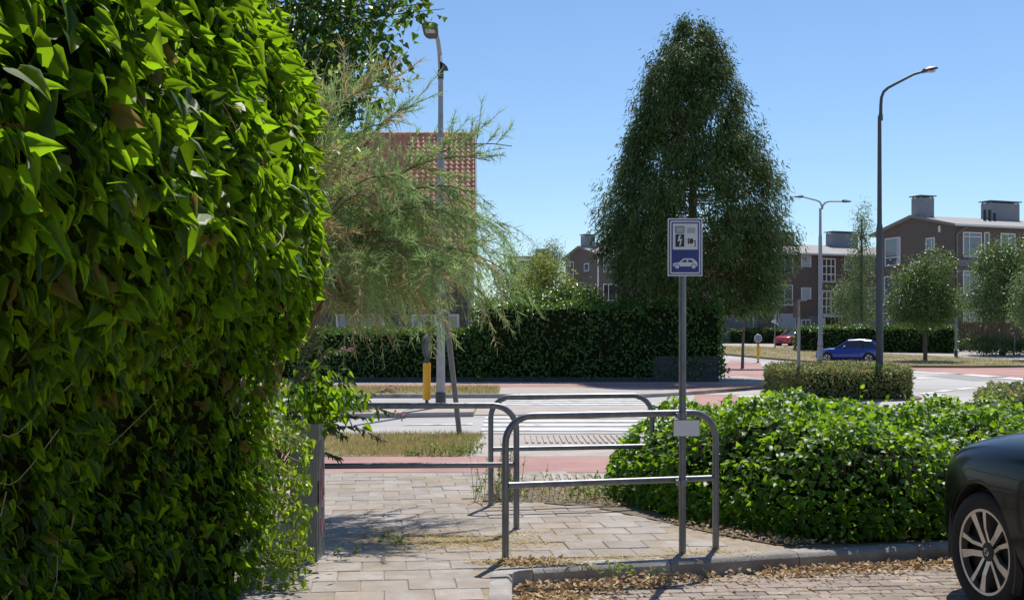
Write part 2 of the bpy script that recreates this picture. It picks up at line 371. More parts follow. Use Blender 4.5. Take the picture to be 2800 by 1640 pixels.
# far side: kerb, verge, cycle path, pavement
FARPAD = [(-60, 31.0), (3.6, 31.0), (4.3, 31.6), (5.6, 33.0), (8.6, 37.2), (9.4, 40.5), (9.4, 46), (-60, 46)]
sheet('far_pavement', FARPAD, -.004, M_pave, thick=.2)
fkerb = sheet('far_kerb', [(-60, 30.8), (3.6, 30.8), (3.6, 31.0), (-60, 31.0)], .01, M_kerb, thick=.2)
fverge = sheet('far_verge', [(-60, 31.05), (-.35, 31.05), (-.35, 35.6), (-60, 35.6)], .006, M_ground)
sheet('far_cycle_path', [(-60, 35.6), (3.4, 35.6), (5.0, 34.6), (5.2, 32.6), (7.2, 35.0), (8.8, 37.4), (5.5, 37.8), (-60, 37.6)], .002, M_red)
# red crossing and the red lane that leads round the corner
sheet('red_crossing', [(4.55, 24.2), (6.2, 24.2), (6.1, 28.5), (6.5, 32.5), (5.3, 32.9), (4.55, 28.5)], -.096, M_red)
sheet('red_lane', [G(1985, 1052, -.1)[:2], G(2085, 1058, -.1)[:2], G(2105, 1030, -.1)[:2], G(2080, 992, -.1)[:2], G(2000, 985, -.1)[:2], G(1972, 1000, -.1)[:2], G(1985, 1020, -.1)[:2]], -.096, M_red)
sheet('red_lane', [G(2480, 1012, -.1)[:2], G(2800, 1038, -.1)[:2], G(3100, 1062, -.1)[:2], G(3100, 1020, -.1)[:2], G(2800, 1004, -.1)[:2], G(2490, 999, -.1)[:2]], -.096, M_red)
# painted markings, each its own piece of paint
def stripe(pts, parent=road):
    o = sheet('painted_stripe', pts, -.088, M_paint, kind=None, parent=parent); return o
for yy in (18.95, 19.95, 20.95, 21.95, 22.95): stripe([(-.55, yy), (3.3, yy + .05), (3.3, yy + .55), (-.55, yy + .5)])
for yy in (27.45, 28.3, 29.15, 30.0): stripe([(-.35, yy), (3.5, yy + .05), (3.5, yy + .5), (-.35, yy + .45)])
stripe([(-2.1, 21.2), (-.75, 21.35), (-.75, 21.6), (-2.0, 21.35)]); stripe([(-1.2, 18.7), (-.75, 18.72), (-.75, 18.95), (-1.2, 18.95)])
for yy in (24.4, 25.4, 26.4, 27.4, 28.4): stripe([(3.75, yy), (4.45, yy), (4.45, yy + .5), (3.75, yy + .5)]); 
for yy in (25.6, 26.7, 27.8, 28.9, 30.0, 31.2): stripe([(6.25, yy), (6.95, yy), (6.95, yy + .5), (6.25, yy + .5)])
def pxline(a, b, wpx):
    "painted dash between two photo pixels, wpx metres wide"
    A, B = G(*a, -.1), G(*b, -.1); d = (B - A).normalized(); n = Vector((-d.y, d.x, 0)) * wpx / 2
    stripe([(A - n)[:2], (B - n)[:2], (B + n)[:2], (A + n)[:2]])
for a, b in (((2525, 1078), (2548, 1073)), ((2565, 1071), (2600, 1067)), ((2615, 1065), (2660, 1061)), ((2680, 1058), (2720, 1055)), ((2740, 1052), (2800, 1048))): pxline(a, b, .32)
pxline((2560, 1087), (2574, 1080), .5)
for a, b in (((2490, 1017), (2600, 1022)), ((2640, 1024), (2720, 1030)), ((2740, 1032), (2860, 1042)), ((2495, 1034), (2540, 1036))): pxline(a, b, .8)

# paving tiles, 30 x 30 cm in running bond
def tile_mesh(name, a, b, h, bev):
    mb = MB(); x, y = a / 2, b / 2
    lo = [(-x, -y, -h), (x, -y, -h), (x, y, -h), (-x, y, -h)]; mi = [(p[0], p[1], -bev) for p in lo]
    hi = [(-x + bev, -y + bev, 0), (x - bev, -y + bev, 0), (x - bev, y - bev, 0), (-x + bev, y - bev, 0)]
    mb.loft([lo, mi, hi]); return mb.mesh(name)
tme = tile_mesh('paving_tile', .293, .293, .05, .005); tme.materials.append(M_tile)
ca, sa = math.cos(R(6.5)), math.sin(R(6.5))
TILEAREA = [(-1.75, 6.2), (-.15, 6.2), (-.15, 7.62), (0.02, 7.80), (1.98, kerby(1.98) + .22), (1.55, 8.95), (1.1, 9.72), (.72, 10.3), (.28, 10.58), (-.32, 10.7), (-.27, 12.0), (1.1, 12.0), (1.1, 13.05), (-3.0, 13.05), (-3.0, 10.2), (-1.75, 8.0)]
for j in range(-4, 36):
    for i in range(-16, 16):
        lx, ly = i * .30 + (.15 if j % 2 else 0), 6.0 + j * .30
        x, y = lx * ca - (ly - 8) * sa, lx * sa + (ly - 8) * ca + 8
        if not inpoly(np.array([x]), np.array([y]), TILEAREA)[0]: continue
        if polydist(np.array([x]), np.array([y]), TILEAREA)[0] < .05: continue
        M = Matrix.Translation((x, y, random.uniform(-.003, .003))) @ Matrix.Rotation(R(6.5 + random.uniform(-.5, .5)), 4, 'Z') @ Matrix.Rotation(R(random.uniform(-.5, .5)), 4, 'X') @ Matrix.Rotation(R(random.uniform(-.5, .5)), 4, 'Y')
        place('paving_tile', tme, None, path, M)
# ribbed guidance tiles at both sides of the cycle lane
rib = MB()
for k in range(14): rib.box(.35 + k * .09, .39 + k * .09, 12.15, 12.8, -.01, .012)
rib.build('guidance_tile', M_pave, path)
rib = MB()
for k in range(22): rib.box(.2 + k * .09, .24 + k * .09, 16.6, 17.9, -.01, .016)
rib.build('guidance_tile', M_pave, path)

# kerb stones round the parking bay
kerb = thing('kerb', 'grey concrete kerb stones turning round the corner of the parking bay', 'kerb', (0, 7.6, 0))
def kerb_stone(a, b, wid, h0=-.2, h1=.0):
    a, b = Vector(a), Vector(b); d = (b - a).normalized(); n = Vector((-d.y, d.x, 0)); L_ = (b - a).length
    prof = [(0, h0), (0, h1 - .03), (.02, h1 - .006), (.035, h1), (wid, h1), (wid, h0)]
    MB().prism([a + n * p[0] + Vector((0, 0, p[1])) for p in prof], d * (L_ - .006)).build('kerb_stone', M_kerb, kerb, True)
for k in range(3): kerb_stone((0, 4.75 + .9 * k, 0), (0, 5.65 + .9 * k, 0), .14)
ar = [(0, 7.45), (.012, 7.50), (.04, 7.545), (.085, 7.572), (.14, 7.585)]
arc_in = [Vector((x, y, 0)) for x, y in ar]; arc_out = [Vector(p) for p in ((-.14, 7.45, 0), (-.12, 7.56, 0), (-.06, 7.66, 0), (.01, 7.71, 0), (.10, 7.73, 0))]
mb = MB(); o_ = arc_in + list(reversed(arc_out)); mb.prism([p + Vector((0, 0, -.2)) for p in o_], (0, 0, .198)); mb.build('kerb_stone', M_kerb, kerb)
for k in range(9):
    a = Vector((.145, 7.592, 0)) + KD * (k * 1.0); kerb_stone(a, a + KD * 1.0, .17)
# parking bay: clinker bricks
bay = sheet('parking_bay', [(.0, -6), (9, -6), (9, kerby(9)), (.1, kerby(.1)), (0, 7.4)], -.125, M_joint)
bme = tile_mesh('clinker_brick', .204, .096, .05, .004); bme.materials.append(M_brick)
cb, sb = math.cos(R(4)), math.sin(R(4)); nb = 0
for j in range(0, 20):
    for i in range(-1, 20):
        lx, ly = i * .21 + (.105 if j % 2 else 0), 6.75 + j * .102
        x, y = lx * cb - (ly - 7) * sb, lx * sb + (ly - 7) * cb + 7
        if x < .13 or y > kerby(x) - .08 or x > 3.6 or XU(2800, y) + .1 < x: continue
        if nb >= 300: break
        nb += 1
        place('clinker_brick', bme, None, bay, Matrix.Translation((x, y, -.112 + random.uniform(-.003, .003))) @ Matrix.Rotation(R(4 + random.uniform(-1, 1)), 4, 'Z') @ Matrix.Rotation(R(random.uniform(-1, 1)), 4, 'X'))

# ------------------------------------------------------------------ staggered barrier rails
def rail(label, a, b, h=1.0, r=.19, rad=.0245, mid=.52):
    a, b = Vector(a), Vector(b); t = thing('barrier_rail', label, 'barrier', a, 'staggered steel barriers across the path')
    d = (b - a).normalized(); up = Vector((0, 0, 1)); pts = [a - up * .05]
    for k in range(9):
        q = math.pi / 2 * k / 8; pts.append(a + up * (h - r + r * math.sin(q)) + d * (r - r * math.cos(q)))
    for k in range(9):
        q = math.pi / 2 * k / 8; pts.append(b + up * (h - r + r * math.cos(q)) - d * (r - r * math.sin(q)))
    pts.append(b - up * .05)
    MB().tube(pts, rad, 14).build('bent_tube', M_galv, t, True)
    MB().tube([a + up * mid + d * .02, b + up * mid - d * .02], rad * .93, 12).build('crossbar', M_galv, t, True)
    for q in (a, b): MB().tube([q - up * .02, q + up * .012], rad * 1.35, 12).build('foot_collar', M_galv2, t, True)
    return t
A0, A1 = G(1382, 1531), G(1957, 1500); B1 = G(1412, 1446); C0 = G(1342, 1382)
rail('bent steel barrier rail with the charging sign post clamped to it', A0, A1)
rail('bent steel barrier rail reaching from the path into the ivy hedge', (-1.95, 9.05, 0), B1)
rail('bent steel barrier rail half sunk in the leafy green shrub', C0, (XU(1783, 10.75), 10.75, 0))

# ------------------------------------------------------------------ charging-point sign
S0 = G(1866, 1510) + Vector((0, .0, 0))
post = thing('sign_post', 'galvanised post with blue and white electric car charging sign', 'sign', S0)
ztop = ZV(594, S0.y)
MB().tube([S0 + Vector((0, 0, -.05)), S0 + Vector((0, 0, ztop))], .026, 16).build('post', M_galv, post, True)
MB().tube([S0 + Vector((0, 0, ztop)), S0 + Vector((0, 0, ztop + .012))], [.028, .02], 16).build('post_cap', M_galv2, post, True)
for zz in (.985, .505):
    mb = MB().tube([S0 + Vector((0, 0, zz - .022)), S0 + Vector((0, 0, zz + .022))], .034, 14)
    mb.box(S0.x - .045, S0.x - .022, S0.y - .05, S0.y + .03, zz - .018, zz + .018)
    mb.build('clamp', M_galv2, post, True)
yF = S0.y - .034                                     # front face of the plate
su = .2495 / 590
def SP(px, py, lay=0): return Vector((S0.x + (px - 727) * su, yF - .0016 * lay, ZV(597, yF) - (py - 220) * su))
def sprism(pts, lay, m, name, parent=post, d=.0014):
    return MB().prism([SP(*p, lay) for p in pts], (0, -d, 0)).build(name, m, parent)
def rrect(x0, x1, y0, y1, r, n=5):
    o = []
    for cx, cy, a0 in ((x1 - r, y0 + r, -90), (x1 - r, y1 - r, 0), (x0 + r, y1 - r, 90), (x0 + r, y0 + r, 180)):
        for k in range(n + 1):
            q = R(a0 + 90 * k / n); o.append((cx + r * math.cos(q), cy + r * math.sin(q)))
    return o
def circ(cx, cy, r, n=18): return [(cx + r * math.cos(2 * math.pi * k / n), cy + r * math.sin(2 * math.pi * k / n)) for k in range(n)]
plate = MB().prism([SP(*p, 0) for p in rrect(465, 1055, 220, 1200, 14)], (0, .004, 0)).build('sign_plate', M_signw, post)
sprism(rrect(487, 1033, 243, 1178, 12), 0, M_blue, 'blue_border', plate)
sprism(rrect(505, 1016, 263, 1161, 30), 1, M_signw, 'white_line', plate)
sprism(rrect(528, 994, 288, 1137, 14), 2, M_blue, 'blue_field', plate)
sprism(rrect(550, 972, 310, 752, 3), 3, M_signw, 'white_panel', plate)
sprism(rrect(592, 746, 355, 470, 2), 4, M_black, 'screen_outline', plate); sprism(rrect(603, 735, 366, 459, 2), 5, M_signg, 'screen', plate)
sprism(rrect(795, 930, 380, 472, 4), 4, M_signg, 'grey_patch', plate)
sprism(rrect(594, 743, 492, 705, 2), 4, M_black, 'black_panel', plate)
sprism([(655, 506), (690, 506), (664, 580), (706, 562), (678, 690), (658, 690), (676, 598), (630, 616)], 5, M_signw, 'lightning_bolt', plate)
for y in (574, 619): sprism(rrect(762, 812, y, y + 15, 3), 4, M_signg, 'plug_prong', plate)
sprism(rrect(808, 829, 560, 655, 4), 4, M_black, 'plug_collar', plate); sprism(rrect(836, 892, 566, 650, 8), 4, M_black, 'plug_body', plate)
sprism([(892, 598), (936, 598), (936, 705), (922, 705), (922, 612), (892, 612)], 4, M_black, 'plug_cord', plate)
sprism([(556, 984), (610, 972), (662, 965), (722, 906), (740, 900), (880, 900), (905, 912), (955, 958), (966, 980), (966, 1036), (556, 1036)], 3, M_signw, 'car_pictogram', plate)
for pl in ([(694, 966), (736, 925), (786, 925), (786, 966)], [(812, 925), (862, 925), (902, 968), (812, 966)]): sprism(pl, 4, M_blue, 'pictogram_window', plate)
for cx in (622, 902):
    sprism(circ(cx, 1038, 46), 4, M_blue, 'pictogram_wheel_arch', plate); sprism(circ(cx, 1038, 35), 5, M_signw, 'pictogram_wheel', plate); sprism(circ(cx, 1038, 12), 6, M_signg, 'pictogram_hub', plate)
for zz in (.12, .32): MB().box(S0.x - .035, S0.x + .035, yF + .004, S0.y - .012, ZV(755, yF) + zz - .012, ZV(755, yF) + zz + .012).build('bracket', M_galv2, post)
zp = ZV(1170, yF)
pl = MB().box(S0.x - .073, S0.x + .121, yF - .002, yF + .003, zp - .061, zp + .061).build('name_plate', M_black, post)
MB().box(S0.x - .069, S0.x + .117, yF - .005, yF - .002, zp - .057, zp + .057).build('blank_face', M_signw, pl)

# ------------------------------------------------------------------ grey cabinet at the end of the ivy
cb0 = G(868, 1535); cab = thing('utility_cabinet', 'narrow grey street cabinet with pink spray paint half hidden by ivy', 'cabinet', cb0)
x1 = cb0.x; y0, y1 = cb0.y, cb0.y + .30; zc = .95
MB().box(x1 - .19, x1, y0, y1, 0, zc - .11).build('body', M_cab, cab)
MB().box(x1 - .202, x1 + .012, y0 - .012, y1 + .012, zc - .108, zc).build('cap', M_cab, cab)
for k in range(6): MB().box(x1 + .001, x1 + .007, y0 + .03 + k * .042, y0 + .045 + k * .042, .05, zc - .13).build('rib', M_cab, cab)
def scrawl(pts, r=.003): MB().tube([Vector((x1 + .009, y0 + p[0], p[1])) for p in pts], r, 6).build('spray_line', M_pink, cab, True)
scrawl([(.05, .66), (.08, .42), (.12, .64), (.15, .40), (.19, .66)]); scrawl([(.22, .62), (.16, .50), (.24, .44), (.14, .36), (.2, .33)]); scrawl([(.06, .3), (.12, .18), (.2, .27), (.25, .16)])
MB().box(x1 + .002, x1 + .010, y0 + .004, y0 + .02, .4, .56).build('hinge', M_black, cab)

# ------------------------------------------------------------------ lamps, bollards, poles and traffic signs
def lathe_tube(pts_r, base, seg=16):
    return MB().tube([base + Vector((0, 0, z)) for z, r in pts_r], [r for z, r in pts_r], seg)
Lb = G(1205, 1113); Lb.z = 0; Y = Lb.y
lamp = thing('street_lamp', 'tall grey street lamp with flat dark head beside the yellow bollard', 'street lamp', Lb, 'street lamps around the roundabout')
zj = ZV(372, Y); zk = ZV(205, Y)
lathe_tube([(-.1, .115), (.32, .115), (.34, .10)], Lb).build('base_sleeve', M_lampd, lamp, True)
lathe_tube([(.3, .099), (2.0, .09), (zj - .05, .082), (zj, .06), (zk, .055)], Lb).build('pole', M_lamp, lamp, True)
MB().tube([Lb + Vector((0, 0, zk - .1)), Lb + Vector((0, 0, zk + .1))], .066, 14).build('joint', M_lampd, lamp, True)
top = P(1184, 110, Y - .55)
MB().tube([Lb + Vector((0, 0, zk)), Lb + Vector((-.02, -.03, zk + .45)), Lb + Vector((-.05, -.15, zk + .72)), Lb + Vector((-.1, -.35, zk + .88)), top + Vector((0, -.1, .03))], [.052, .05, .047, .045, .042], 12).build('arm', M_lamp, lamp, True)
hd = []
for t_, hw, hh in ((0, .06, .05), (.12, .12, .075), (.3, .155, .08), (.75, .165, .06), (.82, .15, .03)):
    c = top + Vector((-.02, -t_, .05 + .10 * t_)); hd.append([c + Vector((a * hw, 0, b * hh)) for a, b in ((-1, -.6), (1, -.6), (1, .2), (.6, 1), (-.6, 1), (-1, .2))])
head = MB().loft(hd).build('lamp_head', M_lampd, lamp, True)
c = top + Vector((-.02, -.5, .05)); MB().box(c.x - .1, c.x + .1, c.y - .16, c.y + .1, c.z - .012, c.z + .008).build('lamp_glass', M_lens, head)
sx = P(1214, 186, Y); MB().prism([sx + Vector(q) for q in ((-.08, 0, -.07), (.10, 0, -.07), (.08, 0, .0), (.0, 0, .08), (-.08, 0, .12))], (0, -.1, 0)).build('sensor_box', M_lampd, lamp)
sx = P(1207, 168, Y); MB().box(sx.x - .02, sx.x + .015, Y - .1, Y - .06, sx.z - .2, sx.z + .1).build('sensor_bracket', M_signw, lamp)

def bollard(label, base, edge_on, h=.80):
    b = thing('yellow_bollard', label, 'bollard', base, 'yellow traffic island bollards')
    lathe_tube([(-.02, .08), (.03, .065), (.08, .04), (.15, .036), (.17, .065)], base, 14).build('foot', M_lampd, b, True)
    lathe_tube([(.16, .082), (.18, .088), (.16 + h, .085), (.18 + h, .075)], base, 20).build('sleeve', M_yel, b, True)
    lathe_tube([(.17 + h, .066), (.24 + h, .05), (.32 + h, .045)], base, 14).build('neck', M_lampd, b, True)
    c = base + Vector((0, 0, h + .56)); n = 20
    ax = Vector((0, 1, 0)) if edge_on else Vector((1, 0, 0)); tn = Vector((.06, 0, 0)) if edge_on else Vector((0, .05, 0))
    if edge_on: ax = Vector((.30, .95, 0)); tn = Vector((.06, -.02, 0))
    ring = [c + ax * (.22 * math.cos(2 * math.pi * k / n)) + Vector((0, 0, .24 * math.sin(2 * math.pi * k / n))) for k in range(n)]
    dsc = MB().prism([p - tn * .5 for p in ring], tn).build('sign_disc', M_back if not edge_on else M_lampd, b)
    r2 = [c + (p - c) * .82 for p in ring]; MB().prism([p - tn * .62 for p in r2], tn * .1).build('disc_face', M_zinc if not edge_on else M_panel, dsc)
    MB().tube([p for p in ring + ring[:1]], .02, 6, False).build('disc_rim', M_signw if not edge_on else M_lampd, dsc, True)
    return b
bb = G(1167, 1112); bb.z = 0
bollard('yellow bollard with blue disc turned edge-on beside the tall grey lamp', bb, True)
bf = G(2073, 990, -.1); bollard('yellow bollard with round grey disc on the road by the dry verge', Vector((bf.x, bf.y, bf.z)), False, .9)

ps = G(1258, 1193); pl_ = thing('leaning_post', 'grey weathered post leaning over the dry verge under the tamarisk', 'post', ps)
tp = P(1213, 805, ps.y + .2)
MB().tube([ps - Vector((0, 0, .05)), ps.lerp(tp, .35), ps.lerp(tp, .7), tp], [.042, .041, .046, .05], 10).build('shaft', M_wood, pl_, True)
for k in range(4):
    o = Vector(((k - 1.5) * .03, -.05, .02)); MB().tube([ps.lerp(tp, .72) + o * .4, tp + o], [.008, .011], 6).build('splint', M_wood, pl_, True)

Lr = P(2405, 0, 31.6); Lr.z = -.1; Y = Lr.y
lr = thing('street_lamp', 'tall dark street lamp with one bent arm rising from the clipped hedge', 'street lamp', Lr, 'street lamps around the roundabout')
def zz(v): return ZV(v, Y) + .1
lathe_tube([(-.05, .115), (1.0, .10), (zz(625), .09), (zz(610), .066), (zz(318), .05)], Lr).build('pole', M_lampd, lr, True)
def q(u, v): return P(u, v, Y)
MB().tube([q(2408, 322), q(2408.5, 290), q(2410, 268), q(2416, 252), q(2428, 241), q(2448, 230), q(2498, 204), q(2522, 197)], [.05, .045, .042, .04, .04, .038, .036, .034], 12).build('arm', M_lampd, lr, True)
MB().tube([q(2408, 330), q(2408, 314)], .062, 12).build('joint', M_lampd, lr, True)
hd = []
for u, v, hw, hh in ((2520, 198, .05, .04), (2526, 195, .13, .075), (2540, 191.5, .16, .075), (2556, 188, .13, .05), (2563, 188, .08, .02)):
    c = q(u, v); hd.append([c + Vector((0, a * hw, b * hh)) for a, b in ((-1, -.5), (1, -.5), (1, .3), (.5, 1), (-.5, 1), (-1, .3))])
head = MB().loft(hd).build('lamp_head', M_lampd, lr, True)
c = q(2546, 194); MB().box(c.x - .12, c.x + .1, Y - .1, Y + .1, c.z - .035, c.z - .02).build('lamp_glass', M_lens, head)

Ld = G(2243, 992, -.1); Y = Ld.y
ld = thing('street_lamp', 'pale grey street lamp with two outstretched arms in front of the brick flats', 'street lamp', Ld, 'street lamps around the roundabout')
lathe_tube([(-.05, .17), (1.3, .16), (1.35, .13), (ZV(650, Y) - Ld.z, .11), (ZV(640, Y) - Ld.z, .085), (ZV(570, Y) - Ld.z, .075)], Ld).build('pole', M_lamp, ld, True)
def q(u, v): return P(u, v, Y)
lathe_tube([(1.0, .164), (1.04, .168)], Ld).build('band', M_lampd, ld, True)
for pts, hx in (([(2248, 572), (2246, 560), (2241, 552), (2232, 548), (2197, 539)], -1), ([(2248, 572), (2250, 562), (2256, 555), (2266, 551), (2302, 551)], 1)):
    MB().tube([q(*p) for p in pts], [.06, .055, .05, .045, .04], 10).build('arm', M_lamp, ld, True)
    e = q(*pts[-1]); sl_ = .05 if hx < 0 else -.03; hd = []
    for t_, hw, hh in ((0, .05, .05), (.08, .14, .11), (.3, .17, .10), (.5, .13, .05), (.58, .06, .02)):
        c = e + Vector((hx * t_, 0, t_ * sl_)); hd.append([c + Vector((0, a * hw, b * hh)) for a, b in ((-1, -.4), (1, -.4), (1, .2), (.5, 1), (-.5, 1), (-1, .2))])
    MB().loft(hd).build('lamp_head', M_lampd, ld, True)

def pole_sign(name, label, u, vb, vt, rad, off=-.1, Y=None):
    b = G(u, vb, off) if Y is None else Vector((XU(u, Y), Y, -.1)); t = thing(name, label, 'road sign', b)
    MB().tube([b - Vector((0, 0, .05)), Vector((b.x, b.y, ZV(vt, b.y)))], rad, 10).build('pole', M_galv2, t, True); return t, b
t, b = pole_sign('give_way_sign', 'back of a triangular give way sign on a grey pole beside the dark wall', 1974, 1010, 836, .04)
c = lambda u, v: P(u, v, b.y - .06)
MB().prism([c(1957, 857), (c(1990, 857)), c(1974, 888)], (0, .03, 0)).build('triangle_plate', M_back, t)
MB().prism([c(1961, 836), c(1989, 836), c(1989, 851), c(1961, 851)], (0, .03, 0)).build('upper_plate', M_back, t)
t, b = pole_sign('traffic_sign', 'slim dark post with edge-on plate standing in the clipped hedge', 2184, 0, 822, .045, Y=30.8)
c = lambda u, v: P(u, v, b.y - .04)
MB().prism([c(2181, 822), c(2190, 822), c(2190, 868), c(2181, 868)], (0, .5, 0)).build('edge_on_plate', M_fbrown, t)
MB().prism([c(2184, 818), c(2207, 818), c(2207, 822), c(2184, 822)], (0, .25, 0)).build('top_arm', M_galv, t)
t, b = pole_sign('traffic_sign', 'thin grey sign post with small slanted arrow plate on the dry verge', 2119, 952, 852, .05, 0)
c = lambda u, v: P(u, v, b.y - .07)
MB().prism([c(2108, 880), c(2119, 868), c(2129, 890), c(2119, 884)], (0, .04, 0)).build('arrow_plate', M_signw, t)
MB().prism([c(2114, 852), c(2124, 852), c(2123, 868), c(2115, 868)], (0, .04, 0)).build('top_plate', M_back, t)
t, b = pole_sign('flag_pole', 'tall thin pale pole before the ground floor of the flats', 2153, 930, 808, .045, 0); t['category'] = 'pole'
MB().tube([Vector((b.x, b.y, ZV(808, b.y))), Vector((b.x, b.y, ZV(806, b.y)))], [.06, .02], 8).build('finial', M_lamp, t, True)
t, b = pole_sign('traffic_sign', 'pale pole with shield shaped plate before the long dark hedge', 2052, 934, 862, .05, 0)
c = lambda u, v: P(u, v, b.y - .08)
MB().prism([c(2038, 862), c(2062, 862), c(2060, 892), c(2042, 892)], (0, .04, 0)).build('plate', M_back, t)
t, b = pole_sign('diamond_sign', 'diamond shaped sign with pale edge in front of the brown fence', 2774, 974, 885, .05, 0)
c = lambda u, v: P(u, v, b.y - .09)
dm = MB().prism([c(2758, 902), c(2774, 884), c(2792, 902), c(2776, 927)], (0, .04, 0)).build('diamond_plate', M_fbrown, t)
ring = [c(2758, 902), c(2774, 884), c(2792, 902), c(2776, 927), c(2758, 902)]; MB().tube(ring, .03, 6).build('pale_edge', M_wood, dm)
t, b = pole_sign('lamp_stand', 'slender pale pole with dark foot on the pavement by the roadside tree', 2614, 976, 810, .07, 0); t['category'] = 'pole'
lathe_tube([(0, .12), (.4, .11), (.45, .08)], b).build('foot', M_lampd, t, True)

# ------------------------------------------------------------------ buildings
LD = Vector((.933, .36, 0)); GD = Vector((-.36, .933, 0))             # long side and gable directions of the flats
def on_wall(O, d, u, v):
    "photo pixel -> (distance along wall, height) on the vertical wall through O along d"
    k = (u - CX) / F; t = (k * O.y - O.x) / (d.x - k * d.y); Yw = O.y + t * d.y
    return t, ZV(v, Yw)
def window(root, O, d, n, u0, u1, z0, z1, cols=(), rows=(), fr=.09, pane=None, proud=.07, curtain=0.0):
    "white frame standing proud of the wall, glass set back inside it; n points outwards"
    if u1 < u0: u0, u1 = u1, u0
    if z1 < z0: z0, z1 = z1, z0
    O = Vector((O.x, O.y, 0)); mb = MB()
    mb.obox(O, d, n, u0, u0 + fr, .003, proud, z0, z1); mb.obox(O, d, n, u1 - fr, u1, .003, proud, z0, z1)
    mb.obox(O, d, n, u0 + fr, u1 - fr, .003, proud, z1 - fr, z1); mb.obox(O, d, n, u0 + fr, u1 - fr, .003, proud, z0, z0 + fr)
    for c_ in cols: mb.obox(O, d, n, u0 + (u1 - u0) * c_ - fr * .4, u0 + (u1 - u0) * c_ + fr * .4, .004, proud - .005, z0 + fr, z1 - fr)
    for r_ in rows: mb.obox(O, d, n, u0 + fr, u1 - fr, .005, proud - .01, z0 + (z1 - z0) * r_ - fr * .4, z0 + (z1 - z0) * r_ + fr * .4)
    f = mb.build('window', M_offw, root)
    MB().obox(O, d, n, u0 + fr, u1 - fr, .006, .03, z0 + fr, z1 - fr).build('pane', pane or M_glass, f)
    if curtain: MB().obox(O, d, n, u0 + fr * 1.3, u0 + fr + (u1 - u0) * curtain, .031, .036, z0 + fr * 1.2, z1 - fr * 1.2).build('curtain', M_curt, f)
    MB().obox(O, d, n, u0 - .08, u1 + .08, .003, proud + .08, z0 - .07, z0 - .003).build('sill', M_panel, f)
    return f
def pwin(root, O, d, n, u0, v0, u1, v1, **k):
    a, b = on_wall(O, d, u0, v0), on_wall(O, d, u1, v1); a2 = on_wall(O, d, u1, v0); return window(root, O, d, n, a[0], b[0], (b[1] + on_wall(O, d, u0, v1)[1]) / 2, (a[1] + a2[1]) / 2, **k)
def chimney(root, C, du, dn, lu, ln, z0, z1, name='chimney'):
    c_ = MB().obox(Vector((C.x, C.y, 0)), du, dn, -lu / 2, lu / 2, -ln / 2, ln / 2, z0, z1).build(name, M_zinc, root)
    O = Vector((C.x, C.y, 0))
    MB().obox(O, du, dn, -lu / 2 - .15, lu / 2 + .15, -ln / 2 - .15, ln / 2 + .15, z1 + .12, z1 + .2).build('cap', M_panel, c_)
    for a in (-1, 1):
        for b in (-1, 1): MB().obox(O, du, dn, a * (lu / 2 - .1) - .05, a * (lu / 2 - .1) + .05, b * (ln / 2 - .1) - .05, b * (ln / 2 - .1) + .05, z1, z1 + .12).build('cap_leg', M_panel, c_)
    MB().obox(O, du, dn, -lu / 2 - .03, lu / 2 + .03, -ln / 2 - .03, ln / 2 + .03, z0, z0 + .22).build('flashing', M_black, c_)
def flats(name, label, C, ze, zr, length, gw, zg):
    "gabled block of flats: corner C, gable runs along GD, long side along LD"
    t = thing(name, label, 'building', (C.x, C.y, zg), 'brown brick flats across the street')
    C = Vector((C.x, C.y, 0)); g = [C + Vector((0, 0, zg - .5)), C + Vector((0, 0, ze)), C + GD * (gw / 2) + Vector((0, 0, zr)), C + GD * gw + Vector((0, 0, ze)), C + GD * gw + Vector((0, 0, zg - .5))]
    MB().prism(g, LD * length).build('wall', M_brown, t)
    ov = .55; rise = (zr - ze) / (gw / 2); zz0 = ze - ov * rise + .03; up = Vector((0, 0, 1))
    a = C - LD * .35
    prof = [a - GD * ov + up * zz0, a + GD * gw / 2 + up * (zr + .03), a + GD * (gw + ov) + up * zz0, a + GD * (gw + ov) + up * (zz0 + .2), a + GD * gw / 2 + up * (zr + .23), a - GD * ov + up * (zz0 + .2)]
    rf = MB().prism(prof, LD * (length + .7)).build('roof', M_roofg, t)
    edge = [p - LD * .03 for p in prof]; edge = [edge[0], edge[1], edge[2], edge[3] + up * .02, edge[4] + up * .02, edge[5] + up * .02]
    MB().prism([p for p in edge], LD * .028).build('bargeboard', M_wood, rf)
    MB().obox(a - GD * (ov + .12), LD, GD, -.05, length + .8, 0, .118, zz0 + .06, zz0 + .2).build('gutter', M_offw, rf)
    return t, rf
# right-hand block
CR = Vector((XU(2608, 93), 93, 0)); zeR = ZV(613, 93) - .12; zrR = zeR + 1.1
fr_, rf = flats('apartment_building', 'brown brick flats with two zinc chimneys behind the roadside trees', CR, zeR, zrR, 26, 9.6, zt(93))
nG, nL = -LD, -GD
pwin(fr_, CR, GD, nG, 2421, 650, 2463, 727, rows=(.3,), curtain=.2); pwin(fr_, CR, GD, nG, 2533, 650, 2557, 684, cols=(.35,))
pwin(fr_, CR, GD, nG, 2419, 755, 2463, 832, rows=(.3,)); pwin(fr_, CR, GD, nG, 2533, 755, 2557, 790); pwin(fr_, CR, GD, nG, 2415, 855, 2434, 880)
a = on_wall(CR, GD, 2570, 626); MB().obox(CR, GD, nG, a[0] - .12, a[0] + .12, .003, .08, a[1] - .25, a[1] + .25).build('vent', M_offw, fr_)
MB().tube([CR + LD * .25 - GD * .1 + Vector((0, 0, .6)), CR + LD * .25 - GD * .1 + Vector((0, 0, zeR - .7)), CR + LD * .9 - GD * .5 + Vector((0, 0, zeR - .1))], .07, 8).build('drainpipe', M_wood, fr_, True)
